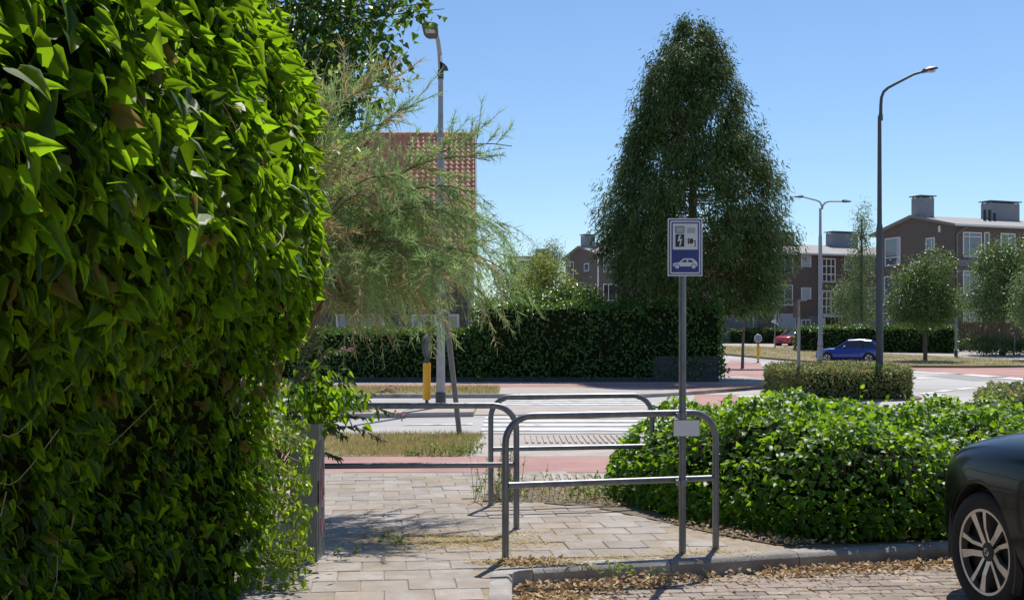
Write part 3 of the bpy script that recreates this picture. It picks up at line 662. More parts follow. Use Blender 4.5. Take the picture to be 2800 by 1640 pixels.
for v0, v1 in ((635, 703), (740, 806), (845, 905)):
    pwin(fr_, CR, LD, nL, 2632, v0, 2683, v1, cols=(.33,), rows=(.82,)); pwin(fr_, CR, LD, nL, 2690, v0, 2704, v1 + 2, pane=M_glassd)
    pwin(fr_, CR, LD, nL, 2735, v0 + 3, 2775, v1, cols=(.5,)); pwin(fr_, CR, LD, nL, 2800, v0 + 4, 2850, v1 + 2, cols=(.5,))
a = on_wall(CR, LD, 2626, 626)
for k in range(3): MB().obox(CR, LD, nL, .5, 5.0, .004, .05, zeR - 3.3 - 3.2 * k, zeR - 2.75 - 3.2 * k).build('panel', M_panel, fr_)
rc = CR + GD * 4.8
chimney(rf, rc + LD * 1.0, LD, GD, 1.45, 1.15, zrR - .2, zrR + 1.72); chimney(rf, rc + LD * 9.6, LD, GD, 3.3, 1.15, zrR - .3, zrR + 1.6)
for k in range(3):
    c = rc + LD * (6.3 + .55 * k) - GD * 1.6; MB().tube([Vector((c.x, c.y, zrR - .7)), Vector((c.x, c.y, zrR + .8 - .25 * (k == 2)))], [.14, .13], 10).build('vent_pipe', M_black, rf, True)
# middle block: its long side faces the street
CM0 = Vector((XU(2246, 108), 108, 0)); CM = CM0 - LD * 7.2; zeM = ZV(697, 108)
fm_, rf = flats('apartment_building', 'brown brick flats with white gridded stairwell windows behind the twin-armed lamp', CM, zeM, zeM + 1.15, 19, 9.6, zt(108))
for v in (690, 778):
    pwin(fm_, CM, LD, nL, 2112, v, 2167, v + 57, cols=(.6,), curtain=.3); pwin(fm_, CM, LD, nL, 2190, v + 8, 2217, v + 40, curtain=.9)
    pwin(fm_, CM, LD, nL, 2246, v + 16, 2284, v + 82, cols=(.34, .67), rows=(.34, .67), fr=.12, pane=M_glassd); pwin(fm_, CM, LD, nL, 2308, v + 17, 2335, v + 50)
    pwin(fm_, CM, LD, nL, 2355, v + 8, 2400, v + 66, cols=(.4,))
pwin(fm_, CM, LD, nL, 2030, 862, 2060, 905, pane=M_glass); pwin(fm_, CM, LD, nL, 2127, 858, 2175, 900, pane=M_curt, fr=.05); pwin(fm_, CM, LD, nL, 2190, 873, 2216, 902, cols=(.5,))
a, b = on_wall(CM, LD, 2258, 868), on_wall(CM, LD, 2281, 902)
dr = MB().obox(CM, LD, nL, a[0], b[0], .004, .06, zt(108), a[1]).build('door', M_black, fm_); MB().obox(CM, LD, nL, a[0] - .7, a[0] - .1, .004, .08, zt(108), a[1]).build('door_side_light', M_offw, fm_)
MB().obox(CM, LD, nL, a[0] - .9, b[0] + .5, .004, .9, a[1] + .05, a[1] + .22).build('canopy', M_offw, fm_)
for t0, t1 in ((-9, -2.4), (3.2, 5.4)): MB().obox(CM, LD, nL, t0 + 2.5, t1 + 2.5, .004, .04, zt(108), zt(108) + 2.6).build('panel', M_panel, fm_)
for dx in (.2,): MB().tube([CM0 - LD * .35 - GD * .1 + Vector((0, 0, .9)), CM0 - LD * .35 - GD * .1 + Vector((0, 0, zeM - .1))], .08, 8).build('drainpipe', M_panel, fm_, True)
rc = CM + GD * 4.8; chimney(rf, rc + LD * 5.4, LD, GD, 3.4, 1.2, zeM + .9, zeM + 2.3); chimney(rf, rc + LD * 13.2, LD, GD, 3.0, 1.2, zeM + .9, zeM + 2.6)
# far small gable
CS = Vector((XU(1632, 140), 140, 0)); zeS = ZV(696, 140)
fs_, rf = flats('apartment_building', 'brown brick gable with single zinc chimney between hedge and dark cypress', CS, zeS, zeS + 1.2, 18, 9.6, zt(140))
pwin(fs_, CS, GD, nG, 1551, 716, 1569, 764, rows=(.3,)); pwin(fs_, CS, GD, nG, 1598, 720, 1611, 742); pwin(fs_, CS, GD, nG, 1600, 786, 1611, 810, pane=M_glassd)
pwin(fs_, CS, LD, nL, 1649, 776, 1685, 822, cols=(.4,), pane=M_glassd); pwin(fs_, CS, LD, nL, 1649, 700, 1685, 745, cols=(.4,))
MB().tube([CS + LD * .1 - GD * .15 + Vector((0, 0, 1)), CS + LD * .1 - GD * .15 + Vector((0, 0, zeS))], .09, 8).build('drainpipe', M_offw, fs_, True)
chimney(rf, CS + GD * 4.8 + LD * 1.0, LD, GD, 1.45, 1.2, zeS + .9, zeS + 2.7)
# low grey roof beyond the shrubs
CG = Vector((XU(1395, 150), 150, 0)); zg = zt(150)
gb = thing('row_house', 'distant house with flat grey roof and white fascia behind the light green shrubs', 'house', (CG.x, CG.y, zg))
zA = ZV(716, 150)
MB().box(CG.x, CG.x + 5.3, 150, 158, zg - .5, zA).build('wall', M_brown, gb)
rfg = MB().box(CG.x - .3, CG.x + 5.6, 149.6, 158.4, zA + .003, zA + .75).build('roof', M_roofg, gb)
MB().box(CG.x - .32, CG.x + 5.62, 149.55, 149.595, zA + .1, zA + .45).build('fascia', M_offw, rfg)
MB().box(CG.x + 3.4, CG.x + 5.2, 152, 154, zA + .75, zA + 1.9).build('chimney', M_zinc, rfg)
window(gb, Vector((CG.x, 150, 0)), Vector((1, 0, 0)), Vector((0, -1, 0)), .8, 2.4, zA - 2.0, zA - .7); window(gb, Vector((CG.x, 150, 0)), Vector((1, 0, 0)), Vector((0, -1, 0)), 3.2, 4.8, zA - 2.0, zA - .7)

# house with the red tiled roof behind the tamarisk
HXr, YR, YE = XU(1297, 50), 50.0, 46.0
zR, zE = ZV(370, YR), ZV(672, YE)
hs = thing('tiled_house', 'house with steep orange clay tile roof showing behind the tamarisk', 'house', (HXr - 4, YE, 0))
HL = 9.5
rd = Vector((.04, -1, 0)).normalized()                # roof falls towards the viewer, very slightly turned
def rp(s, w): # s: 0 at ridge .. 1 at eave, w: metres left of the right verge
    return Vector((HXr - w + .16 * s, YR + (YE - YR) * s, zR + (zE - zR) * s))
wl = [Vector((HXr - .15, YE + .5, -.2)), Vector((HXr - .15, YE + .5, zE + .3)), Vector((HXr - .3, YR, zR - .35)), Vector((HXr - .15, YR + 4.0, zE + .3)), Vector((HXr - .15, YR + 4.0, -.2))]
MB().prism(wl, (-HL, 0, 0)).build('wall', M_brown, hs)
deck = MB().prism([rp(0, -.02) - Vector((0, 0, .06)), rp(1, -.02) - Vector((0, 0, .06)), rp(1, -.02) - Vector((0, 0, .2)), rp(0, -.02) - Vector((0, .0, .22)), Vector((HXr + .02, YR + 4.4, zE - .1)), Vector((HXr + .02, YR + 4.4, zE + .06))], (-HL, 0, 0)).build('roof', M_fbrown, hs)
nrow, tw = 25, .243
n_ = (rp(0, 0) - rp(1, 0)).cross(Vector((1, 0, 0))); n_ = n_.normalized(); n_ = n_ if n_.z > 0 else -n_
dn_ = (rp(1, 0) - rp(0, 0)); Ls = dn_.length; dn_.normalize(); tl = Ls / nrow
def tilepts(nseg=6):
    "pantile: S-shaped cross section, tipped up at its lower edge"
    prof = [(-.5, .012), (-.38, .004), (-.15, .010), (.05, .038), (.25, .058), (.42, .046), (.52, .014)]
    top = [Vector((a * tw, 0, b)) for a, b in prof]; low = [Vector((a * tw * 1.0, tl * 1.12, b + .03)) for a, b in prof]
    return top, low
tp_, lo_ = tilepts(); mb = MB(); k = len(tp_)
mb.v += [tuple(p) for p in tp_ + lo_ + [p - Vector((0, 0, .028)) for p in lo_]]
for i in range(k - 1): mb.f.append((i, i + 1, k + i + 1, k + i)); mb.f.append((k + i, k + i + 1, 2 * k + i + 1, 2 * k + i))
rt = mb.mesh('roof_tile', smooth=True, angle=60); rt.materials.append(M_rtile)
Ax = Vector((1, 0, 0)); Ay = dn_; Az = n_
def tileM(r, cI):
    p = rp(r / nrow, (cI + .5) * tw) + n_ * .0
    ax = Ax; ay = Ay; az = ax.cross(ay); az = az if az.z > 0 else -az
    return Matrix(((ax.x, ay.x, az.x, p.x), (ax.y, ay.y, az.y, p.y), (ax.z, ay.z, az.z, p.z), (0, 0, 0, 1)))
rv = np.array([v.co[:] for v in rt.vertices]); rvv, rff = [], []
polys = [tuple(p.vertices) for p in rt.polygons]
for cI in range(int(HL / tw)):
    for r_ in range(nrow):
        M = tileM(r_, cI)
        if cI < 12: place('roof_tile', rt, None, deck, M)
        else:
            b0 = sum(map(len, rvv)); Mn = np.array(M); rvv.append(rv @ Mn[:3, :3].T + Mn[:3, 3]); rff += [[b0 + i for i in p] for p in polys]
link('far_tiles', np_mesh('far_tiles', np.vstack(rvv), np.array(rff), WL[deck.name], True), M_rtile2, deck, 'stuff')
for cI in range(int(HL / .4)): MB().tube([rp(0, cI * .4 + .4) + Vector((0, .04, .03)), rp(0, cI * .4 - .01) + Vector((0, .04, .045))], [.10, .115], 10).build('ridge_tile', M_rtile, deck, True)
MB().prism([rp(0, -.025) + Vector((0, 0, .10)), rp(1, -.025) + Vector((0, 0, .10)), rp(1, -.025) - Vector((0, 0, .16)), rp(0, -.025) - Vector((0, 0, .16))], (.07, 0, 0)).build('verge_board', M_offw, deck)
MB().tube([rp(1, HL) + Vector((0, -.08, -.06)), rp(1, 0) + Vector((0, -.08, -.06))], .075, 10).build('gutter', M_panel, deck, True)
OW = Vector((HXr - .15, YE + .5, 0)); nh = Vector((0, -1, 0))
for (a, b_, z0, z1) in ((-2.3, -.35, .9, 2.5), (-5.4, -3.4, .9, 2.5), (-2.2, -.7, 3.7, 5.0), (-5.2, -3.6, 3.7, 5.0)):
    window(hs, OW, Vector((1, 0, 0)), nh, a, b_, z0, z1, cols=(.5,), pane=M_glassd, curtain=.22)
MB().tube([OW + Vector((.05, -.1, 0)), OW + Vector((.05, -.1, zE))], .06, 8).build('drainpipe', M_lamp, hs, True)

# garden wall of dark brick under the clipped hedge
WY = 39.6
wall = thing('garden_wall', 'low dark brick garden wall under the long clipped hedge', 'wall', (XU(1960, WY), WY, 0))
xw0, xw1 = -9.0, XU(1966, WY); hw_l, hw_r, xs = .16, .82, XU(1790, WY)
MB().box(xw0, xs, WY + .01, WY + .24, -.1, hw_l).build('wall_core', M_black, wall); MB().box(xs, xw1 - .005, WY + .01, WY + .24, -.1, hw_r).build('wall_core', M_black, wall)
wb = MB(); j = 0; zz_ = 0.0
while zz_ + .075 <= hw_r + .001:
    x = xw1; i = 0
    while x > (xs if zz_ + .075 > hw_l else xw0):
        L_ = .21 if (i or j % 2 == 0) else .105; e = rng.uniform(0, .008)
        wb.box(x - L_ + .008, x, WY - e, WY + .1, zz_ + .01, zz_ + .075); x -= L_; i += 1
    zz_ += .075; j += 1
wb.build('brick_courses', M_brown2, wall, kind='stuff')
side = MB()
for j in range(11):
    y = WY + (.0 if j % 2 else .1)
    while y < 43: side.box(xw1 - .1, xw1 + .004, y, y + .2, j * .075 + .01, j * .075 + .075); y += .21
side.build('side_courses', M_brown2, wall, kind='stuff'); MB().box(xw1 - .24, xw1 - .004, WY + .25, 43, -.1, .82).build('wall_core', M_black, wall)
cpx = xs
while cpx < xw1 - .05:
    MB().box(cpx, min(cpx + .495, xw1 + .03), WY - .03, WY + .27, .826, .885).build('coping_stone', M_brown2, wall); cpx += .5

# ------------------------------------------------------------------ cars
def paint(name, c, coat=1.0, spec=.5):
    return mat(name, c, rough=.28, coat=coat, spec=spec, metal=.0)
M_pblack = paint('black_car_paint', (.002, .003, .006), .22, .12); M_pblue = paint('blue_car_paint', (.014, .045, .38)); M_pred = paint('red_car_paint', (.42, .015, .02))
M_tyre = mat('tyre_rubber', (.014, .014, .015), (.022, .022, .022), 20, .85); M_alloy = mat('alloy', (.62, .60, .57), (.7, .68, .65), 10, .32, metal=.9)
M_dark = mat('dark_trim', (.016, .016, .018), (.024, .024, .026), 12, .6); M_light = glassmat('headlamp_glass', (.35, .37, .4)); M_tail = mat('tail_lamp', (.35, .01, .01), rough=.2)
def car(name, label, M, pm, st, gh, axles, tr, rr, ytrack, zr, group=None, hi=False):
    t = thing(name, label, 'car', M @ Vector((0, 0, 0)), group); root = M @ Vector((0, 0, 0))
    def T(p): return M @ Vector(p)
    rings = []
    for x, hw, z0, zb, zc in st:
        zm = z0 + (zb - z0) * .5
        h = [(0, z0), (.80, z0), (.95, z0 + .05 * (zb - z0)), (1.0, z0 + .28 * (zb - z0)), (1.0, z0 + .62 * (zb - z0)), (.975, z0 + .86 * (zb - z0)), (.90, zb), (.55, zb + (zc - zb) * .75), (0, zc)]
        rings.append([Vector((x, a * hw, z)) for a, z in h] + [Vector((x, -a * hw, z)) for a, z in reversed(h[1:-1])])
    mb = MB().loft(rings); me = mb.mesh('body', smooth=True, angle=80)
    bo = bpy.data.objects.new('tmp_body', me); COL.objects.link(bo)
    s_ = bo.modifiers.new('s', 'SUBSURF'); s_.levels = 2; s_.render_levels = 2
    cut = []
    for ax in axles:
        for sg in (-1, 1):
            cm = MB().tube([Vector((ax, sg * (ytrack - .24), tr)), Vector((ax, sg * (ytrack + .4), tr))], tr + .06, 40).mesh('cut')
            co = bpy.data.objects.new('tmp_cut', cm); COL.objects.link(co); cut.append(co)
            b_ = bo.modifiers.new('b', 'BOOLEAN'); b_.operation = 'DIFFERENCE'; b_.object = co; b_.solver = 'EXACT'
    bpy.context.view_layer.update(); dg = bpy.context.evaluated_depsgraph_get()
    me2 = bpy.data.meshes.new_from_object(bo.evaluated_get(dg)); me2.transform(Matrix.Translation(-root) @ M)
    for o in cut + [bo]: bpy.data.objects.remove(o)
    me2.materials.clear(); me2.materials.append(pm)
    for p in me2.polygons: p.use_smooth = True
    me2.name = 'body'
    try: me2.set_sharp_from_angle(angle=R(40))
    except Exception: pass
    body = link('body', me2, None, t)
    rings = []
    for x, wb, wt, zb, zt_ in gh:
        h = [(wb, zb - .05), (wt + (wb - wt) * .45, zb + (zt_ - zb) * .5), (wt, zt_ - .07), (wt * .86, zt_ - .005), (0, zt_ + .02)]
        rings.append([T((x, a, z)) for a, z in h] + [T((x, -a, z)) for a, z in reversed(h[:-1])])
    MB().loft(rings).build('windows', M_glassd, t, True, angle=50)
    rp_ = []
    for x, wb, wt, zb, zt_ in gh[1:-1]:
        rp_.append([T((x, a * wt, zt_ + b)) for a, b in ((1.02, -.085), (1.02, -.04), (.88, .012), (0, .036), (-.88, .012), (-1.02, -.04), (-1.02, -.085), (0, .0))])
    MB().loft(rp_).build('roof', pm, t, True, angle=50)
    for sg in (-1, 1):                               # pillars
        (x0, wb0, wt0, zb0, zt0), (x1, wb1, wt1, zb1, zt1) = gh[0], gh[1]
        MB().tube([T((x0 - .02, sg * wb0, zb0)), T((x1, sg * (wt1 + .01), zt1 - .05))], .035, 8).build('pillar', pm, t, True)
        (x2, wb2, wt2, zb2, zt2), (x3, wb3, wt3, zb3, zt3) = gh[-2], gh[-1]
        MB().tube([T((x3 + .1, sg * wb3, zb3)), T((x2, sg * (wt2 + .01), zt2 - .05))], .07, 8).build('pillar', pm, t, True)
        xm = (gh[1][0] * .35 + gh[-2][0] * .65)
        MB().tube([T((xm, sg * (wb1 + .005), zb1)), T((xm + .05, sg * (wt1 + .012), zt1 - .06))], .045, 8).build('pillar', M_dark, t, True)
        mx = T((x0 - .35, sg * (wb0 + .2), zb0 + .08)); mr = []
        for k, s2 in ((-.07, .5), (-.03, 1), (.05, 1), (.1, .45)):
            mr.append([T((x0 - .62 + k, sg * (wb0 + .17) + a * .1 * s2, zb0 + .09 + b * .07 * s2)) for a, b in ((-1, -.8), (.8, -1), (1, .6), (.4, 1), (-.8, 1))])
        MB().loft(mr).build('mirror', pm, t, True)
        fx, fw, fz0, fzb, fzc = st[2]; rx, rw, rz0, rzb, rzc = st[-2]
        MB().loft([[T((fx + dx, sg * (fw * wf), fzb * .86 + dz)) for dx, wf, dz in ((.04, .62, -.05), (-.30, 1.035, -.02), (-.34, 1.035, .07), (.02, .62, .03))], [T((fx - .1 + dx, sg * (fw * wf), fzb * .86 + dz)) for dx, wf, dz in ((.0, .6, -.05), (-.30, .95, -.02), (-.34, .95, .07), (-.02, .6, .03))]]).build('headlight', M_light, t, True)
        MB().loft([[T((rx - .035 - k * .02, sg * (rw * wf), rzb * zf)) for wf, zf in ((.62, .78), (1.0, .80), (1.0, .95), (.66, .93))] for k in (0, 1)]).build('tail_light', M_tail, t, True)
    fx, fw, fz0, fzb, fzc = st[0]
    g = MB().box(fx - .12, fx + .02, -fw * .8, fw * .8, fz0 + .02, fz0 + .12); g.v = [tuple(T(v)) for v in g.v]; g.build('grille', M_dark, t)
    rx = st[-1][0]; g = MB().box(rx - .035, rx + .05, -.26, .26, st[-1][2] + .1, st[-1][2] + .22); g.v = [tuple(T(v)) for v in g.v]; g.build('number_plate', M_yel, t)
    for ax in axles:
        for sg in (-1, 1):
            C = Vector((ax, sg * ytrack, tr)); w_ = .115
            ste = R(3) if (hi and ax == axles[0]) else 0.0
            def L(r, a, y): px_, py_ = r * math.sin(a), sg * y; return T((C.x + px_ * math.cos(ste) - py_ * math.sin(ste), C.y + px_ * math.sin(ste) + py_ * math.cos(ste), C.z + r * math.cos(a)))
            n = 40; rings = [[L(r, 2 * math.pi * k / n, y) for k in range(n)] for r, y in ((rr, -w_), (tr - .03, -w_), (tr, -w_ * .75), (tr, w_ * .75), (tr - .012, w_ * .93), (tr - .04, w_), (rr + .012, w_ * .96), (rr, w_ * .84))]
            wheel = MB().loft(rings, False).build('wheel', M_tyre, t, True, angle=50)
            MB().loft([[L(rr * .995, 2 * math.pi * k / n, y) for k in range(n)] for y in (-.02, w_ * .3)]).build('rim_dish', M_dark, wheel, True)
            rg = [[L(r, 2 * math.pi * k / n, y) for k in range(n)] for r, y in ((rr, w_ * .80), (rr + .002, w_ * .9), (rr - .014, w_ * .88), (rr - .016, w_ * .5))]
            MB().loft(rg, False).build('rim', M_alloy, wheel, True)
            for k in range(5):
                a0 = 2 * math.pi * k / 5 + .28
                for s2 in ((-1, 1) if hi else (0,)):
                    a1 = a0 + s2 * .19; a2 = a0 + s2 * .25; hwid = .012 if s2 < 0 else .02
                    if not hi: hwid = .035
                    i0, i1 = L(.045, a0 + s2 * .55, 0), L(rr - .012, a2, 0)
                    tan = (L(.1, a1 + .1, 0) - L(.1, a1 - .1, 0)).normalized(); ou = (L(0, 0, 1) - L(0, 0, 0))
                    m_ = L(rr * .55, a1 * .6 + (a0 + s2 * .30) * .4, 0)
                    rs = []
                    for p, hw2, y in ((i0, hwid * .9, w_ * .62), (m_, hwid * .95, w_ * .78), (i1, hwid * 1.35, w_ * .84)):
                        rs.append([p + tan * hw2 + ou * y, p - tan * hw2 + ou * y, p - tan * hw2 * .8 + ou * (y - .03), p + tan * hw2 * .8 + ou * (y - .03)])
                    MB().loft(rs).build('spoke', M_alloy, wheel)
            hub = MB().loft([[L(r, 2 * math.pi * k / 20, y) for k in range(20)] for r, y in ((.062, w_ * .4), (.058, w_ * .66), (.034, w_ * .72), (.03, w_ * .71))]).build('hub_cap', M_dark, wheel, True)
            if hi: MB().tube([L(.021, 2 * math.pi * k / 16, w_ * .735) for k in range(17)], .004, 6, False).build('emblem_ring', M_alloy, wheel, True); MB().tube([L(.02, -2.2, w_ * .74), L(.02, .9, w_ * .74)], .004, 6).build('emblem_bar', M_alloy, wheel, True)
            ste = 0.0
            MB().loft([[L(r, 2 * math.pi * k / 28, y) for k in range(28)] for r, y in ((tr + .04, -.235), (tr + .058, -.22), (tr + .058, .0))], True).build('wheel_housing', M_black, t, True)
            if hi:
                bx_ = np.array([s2[0] for s2 in st])[::-1]; bw_ = np.array([s2[1] for s2 in st])[::-1]
                arch = []
                for k in range(41):
                    an = R(-112 + 217 * k / 40); yb_ = float(np.interp(ax + (tr + .07) * math.sin(an), bx_, bw_)) * .985 - ytrack
                    arch.append([L(tr + .052 + dr, an, yb_ + dy) for dr, dy in ((0, -.08), (0, -.004), (.026, .004), (.048, -.03))])
                MB().loft(arch, True).build('arch_trim', M_dark, t, True)
    return t
def mat_at(hub, head, ytrack, sign, gz):
    "matrix that puts the wheel at local (0, sign*ytrack) on world point hub with the car heading along head"
    f = Vector((head[0], head[1], 0)).normalized(); l = Vector((-f.y, f.x, 0))
    o = Vector((hub[0], hub[1], 0)) - l * ytrack * sign
    return Matrix(((f.x, l.x, 0, o.x), (f.y, l.y, 0, o.y), (0, 0, 1, gz), (0, 0, 0, 1)))
SUV = [(.92, .38, .44, .66, .71), (.88, .54, .36, .76, .83), (.74, .74, .26, .88, .97), (.48, .865, .23, .965, 1.07), (.1, .915, .23, 1.02, 1.12), (-.4, .94, .23, 1.05, 1.15), (-.78, .95, .23, 1.06, 1.14),
       (-1.8, .95, .23, 1.07, 1.09), (-2.85, .95, .23, 1.08, 1.09), (-3.4, .92, .27, 1.07, 1.08), (-3.68, .86, .36, 1.0, 1.02), (-3.76, .70, .45, .9, .92)]
SUVG = [(-.66, .82, .8, 1.05, 1.07), (-1.55, .86, .63, 1.05, 1.62), (-2.5, .86, .64, 1.06, 1.65), (-3.2, .84, .62, 1.06, 1.58), (-3.66, .78, .74, 1.04, 1.08)]
hubp = P(2732, 1518, 6.9)
car('parked_car', 'shiny black car with alloy wheels parked nose-in beside the shrub', mat_at((hubp.x, hubp.y), (-.13, .99), .77, 1, -.113), M_pblack, SUV, SUVG, (0, -2.82), .362, .258, .77, .36, hi=True)
HAT = [(.74, .40, .36, .56, .60), (.70, .62, .28, .64, .68), (.58, .74, .2, .72, .76), (.35, .80, .18, .80, .83), (.0, .825, .18, .85, .885), (-.35, .83, .18, .875, .91), (-.6, .83, .18, .885, .915),
       (-1.4, .83, .18, .90, .91), (-2.3, .83, .18, .915, .92), (-2.7, .81, .2, .92, .93), (-2.98, .77, .28, .9, .91), (-3.05, .66, .36, .82, .84)]
HATG = [(-.42, .72, .70, .88, .9), (-1.2, .75, .56, .90, 1.38), (-1.9, .76, .57, .91, 1.42), (-2.55, .74, .55, .92, 1.36), (-3.0, .69, .66, .92, .95)]
cp = G(2262, 991, -.1); cg = cp.z
car('driving_car', 'blue hatchback driving past the roundabout behind the clipped hedge', mat_at((cp.x, cp.y), (-.93, .37), .70, 1, cg), M_pblue, HAT, HATG, (0, -2.42), .29, .2, .70, .28, 'hatchbacks on the street')
cp = G(2166, 946, 0); car('parked_car', 'red hatchback half hidden behind the far trimmed hedge', mat_at((cp.x, cp.y), (-.72, -.69), .70, 1, cp.z), M_pred, HAT, HATG, (0, -2.42), .29, .2, .70, .28, 'hatchbacks on the street')

# ------------------------------------------------------------------ fences
def fence(name, label, a, b, h, m, bw=.14):
    a, b = Vector(a), Vector(b); t = thing(name, label, 'fence', a); d = (b - a).normalized(); n = Vector((d.y, -d.x, 0)); L_ = (b - a).length
    me = MB().obox(Vector((0, 0, 0)), d, n, 0, bw - .015, 0, .025, .05, h).mesh('board'); me.materials.append(m); k = 0; s_ = 0
    while s_ < L_:
        place('board', me, None, t, Matrix.Translation(a + d * s_ + Vector((0, 0, random.uniform(-.03, .02))))); s_ += bw; k += 1
    for zz2 in (.35, h - .25): MB().obox(a, d, n, 0, L_, -.05, -.003, zz2, zz2 + .09).build('rail', m, t)
    s_ = 0
    while s_ <= L_: MB().obox(a, d, n, s_ - .05, s_ + .05, -.15, -.052, -.2, h).build('post', m, t); s_ += 1.9
    return t
fz = zt(86)
fence('wooden_fence', 'grey upright board fence behind the trimmed street hedge', (XU(2330, 88), 88, zt(88)), (XU(2622, 84), 84, zt(88)), ZV(881, 86) - fz, M_fgrey, .19)
fence('wooden_fence', 'dark brown board fence under the big roadside tree', (XU(2625, 83.5), 83.5, zt(83)), (XU(2830, 82), 82, zt(83)), ZV(880, 83) - zt(83), M_fbrown, .19)

# ------------------------------------------------------------------ vegetation helpers
UP = np.array([0, 0, 1.0]); SUNV = np.array(sd[:])
def limb(mb, pts, r0, r1, seg=7):
    n = len(pts); mb.tube(pts, [r0 + (r1 - r0) * i / (n - 1) for i in range(n)], seg)
def curve(a, b, bend, n=8):
    a, b, bend = Vector(a), Vector(b), Vector(bend); return [a.lerp(b, i / (n - 1)) + bend * (4 * (i / (n - 1)) * (1 - i / (n - 1))) for i in range(n)]
def prism_core(poly, h0, h1, inset, m, parent, name='shade_core'):
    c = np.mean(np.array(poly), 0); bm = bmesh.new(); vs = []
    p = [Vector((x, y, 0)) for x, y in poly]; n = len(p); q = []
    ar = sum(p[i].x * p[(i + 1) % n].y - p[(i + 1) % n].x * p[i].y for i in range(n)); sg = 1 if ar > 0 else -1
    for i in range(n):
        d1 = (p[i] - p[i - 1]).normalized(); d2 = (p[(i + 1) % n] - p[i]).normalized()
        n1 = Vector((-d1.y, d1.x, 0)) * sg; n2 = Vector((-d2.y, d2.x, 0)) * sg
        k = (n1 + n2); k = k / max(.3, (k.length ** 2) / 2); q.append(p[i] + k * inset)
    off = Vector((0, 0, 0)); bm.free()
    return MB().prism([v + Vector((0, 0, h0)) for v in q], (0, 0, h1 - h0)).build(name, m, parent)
def hedge(name, label, poly, z0, h, n, L, m, cat='hedge', group=None, tpl=OVAL, jit=.08, wob=.06, low=.02, topbias=.45, wfac=.6, extra=0, core=True):
    "clipped hedge: leaves over the top and the sides of a prism, solid core coloured near-black as inner shade"
    p = np.array(poly); t = thing(name, label, cat, (float(p[:, 0].mean()), float(p[:, 1].min()), z0), group)
    if core: prism_core(poly, z0 + low, z0 + h - .10, .12, M_core, t)
    nt_ = int(n * topbias); q = sample_poly(nt_, poly); zz = z0 + h + noise3(np.c_[q, q[:, :1]], 2.2) * wob + rng.normal(0, jit * .6, nt_)
    Pt = np.c_[q, zz]; Nt = np.tile(UP, (nt_, 1)) + rnd(nt_, .55)
    seg = np.roll(p, -1, 0) - p; ln = np.hypot(seg[:, 0], seg[:, 1]); ns = n - nt_
    i = rng.choice(len(p), ns, p=ln / ln.sum()); f = rng.random(ns)[:, None]; s2 = p[i] + seg[i] * f
    ar = np.sum(p[:, 0] * np.roll(p[:, 1], -1) - np.roll(p[:, 0], -1) * p[:, 1]); sg = -1 if ar > 0 else 1
    nn = np.c_[-seg[i][:, 1], seg[i][:, 0]] / ln[i][:, None] * sg
    zs = z0 + low + rng.random(ns) * (h - low)
    s2 = s2 + nn * (noise3(np.c_[s2, zs], 2.0) * wob + rng.normal(-.02, jit * .6, ns))[:, None]
    Ps = np.c_[s2, zs]; Nsd = np.c_[nn, np.full(ns, .35)] + rnd(ns, .55)
    PP = np.vstack([Pt, Ps]); NN = np.vstack([Nt, Nsd]); k = len(PP)
    DD = rnd(k, .6) + np.vstack([np.tile([0, 0, .35], (nt_, 1)), np.c_[nn * .5, np.full(ns, -.3)]])
    LL = L * rng.uniform(.65, 1.3, k); leaves('foliage', PP, DD, NN, LL, LL * wfac, tpl, m, t, 'stuff')
    return t
def crown_pts(ells, n, clump, nper, shell=.55, seed=0):
    "leaf positions: clumps spread through the outer part of several ellipsoids"
    vol = np.array([e[3] * e[4] * e[5] for e in ells]) ** .67; nc = max(1, n // nper); i = rng.choice(len(ells), nc, p=vol / vol.sum()); e = np.array(ells)[i]
    d = unit(rnd(nc)); r = rng.uniform(shell, 1.02, nc)[:, None]; c = e[:, :3] + d * r * e[:, 3:6]
    c += (noise3(c, 1.6, seed)[:, None] * d) * e[:, 3:6] * .28
    P_ = np.repeat(c, nper, 0) + rnd(nc * nper) * clump; return P_, np.repeat(d, nper, 0)
def tree(name, label, base, ells, n, L, m, trunk_r, trunk_top, group=None, clump=.35, nper=14, tpl=OVAL, wfac=.6, droop=.5, shell=.5, limbs=7, bark=None, cat='tree', rt=None):
    base = Vector(base); t = thing(name, label, cat, base, group); mb = MB(); tt = Vector(trunk_top)
    limb(mb, [base - Vector((0, 0, .1)), base.lerp(tt, .3), base.lerp(tt, .7) + Vector((trunk_r * .4, 0, 0)), tt], trunk_r, trunk_r * .45, 10)
    for k in range(limbs):
        e = ells[k % len(ells)]; d = unit(rnd(1))[0]; d[2] = abs(d[2]) * .7; tip = Vector(np.array(e[:3]) + d * np.array(e[3:6]) * .75)
        limb(mb, curve(base.lerp(tt, random.uniform(.6, 1)), tip, (0, 0, .15 * (tip - tt).length)), trunk_r * .4, trunk_r * .08, 6)
    mb.build('trunk', bark or M_bark, t, True)
    P_, d = crown_pts(ells, n, clump, nper, shell); k = len(P_)
    D = d * .6 + rnd(k, .6) - UP * droop; N = d * .5 + UP * .6 + rnd(k, .5); LL = L * rng.uniform(.6, 1.3, k)
    leaves('crown', P_, D, N, LL, LL * wfac, tpl, m, t, 'stuff'); return t

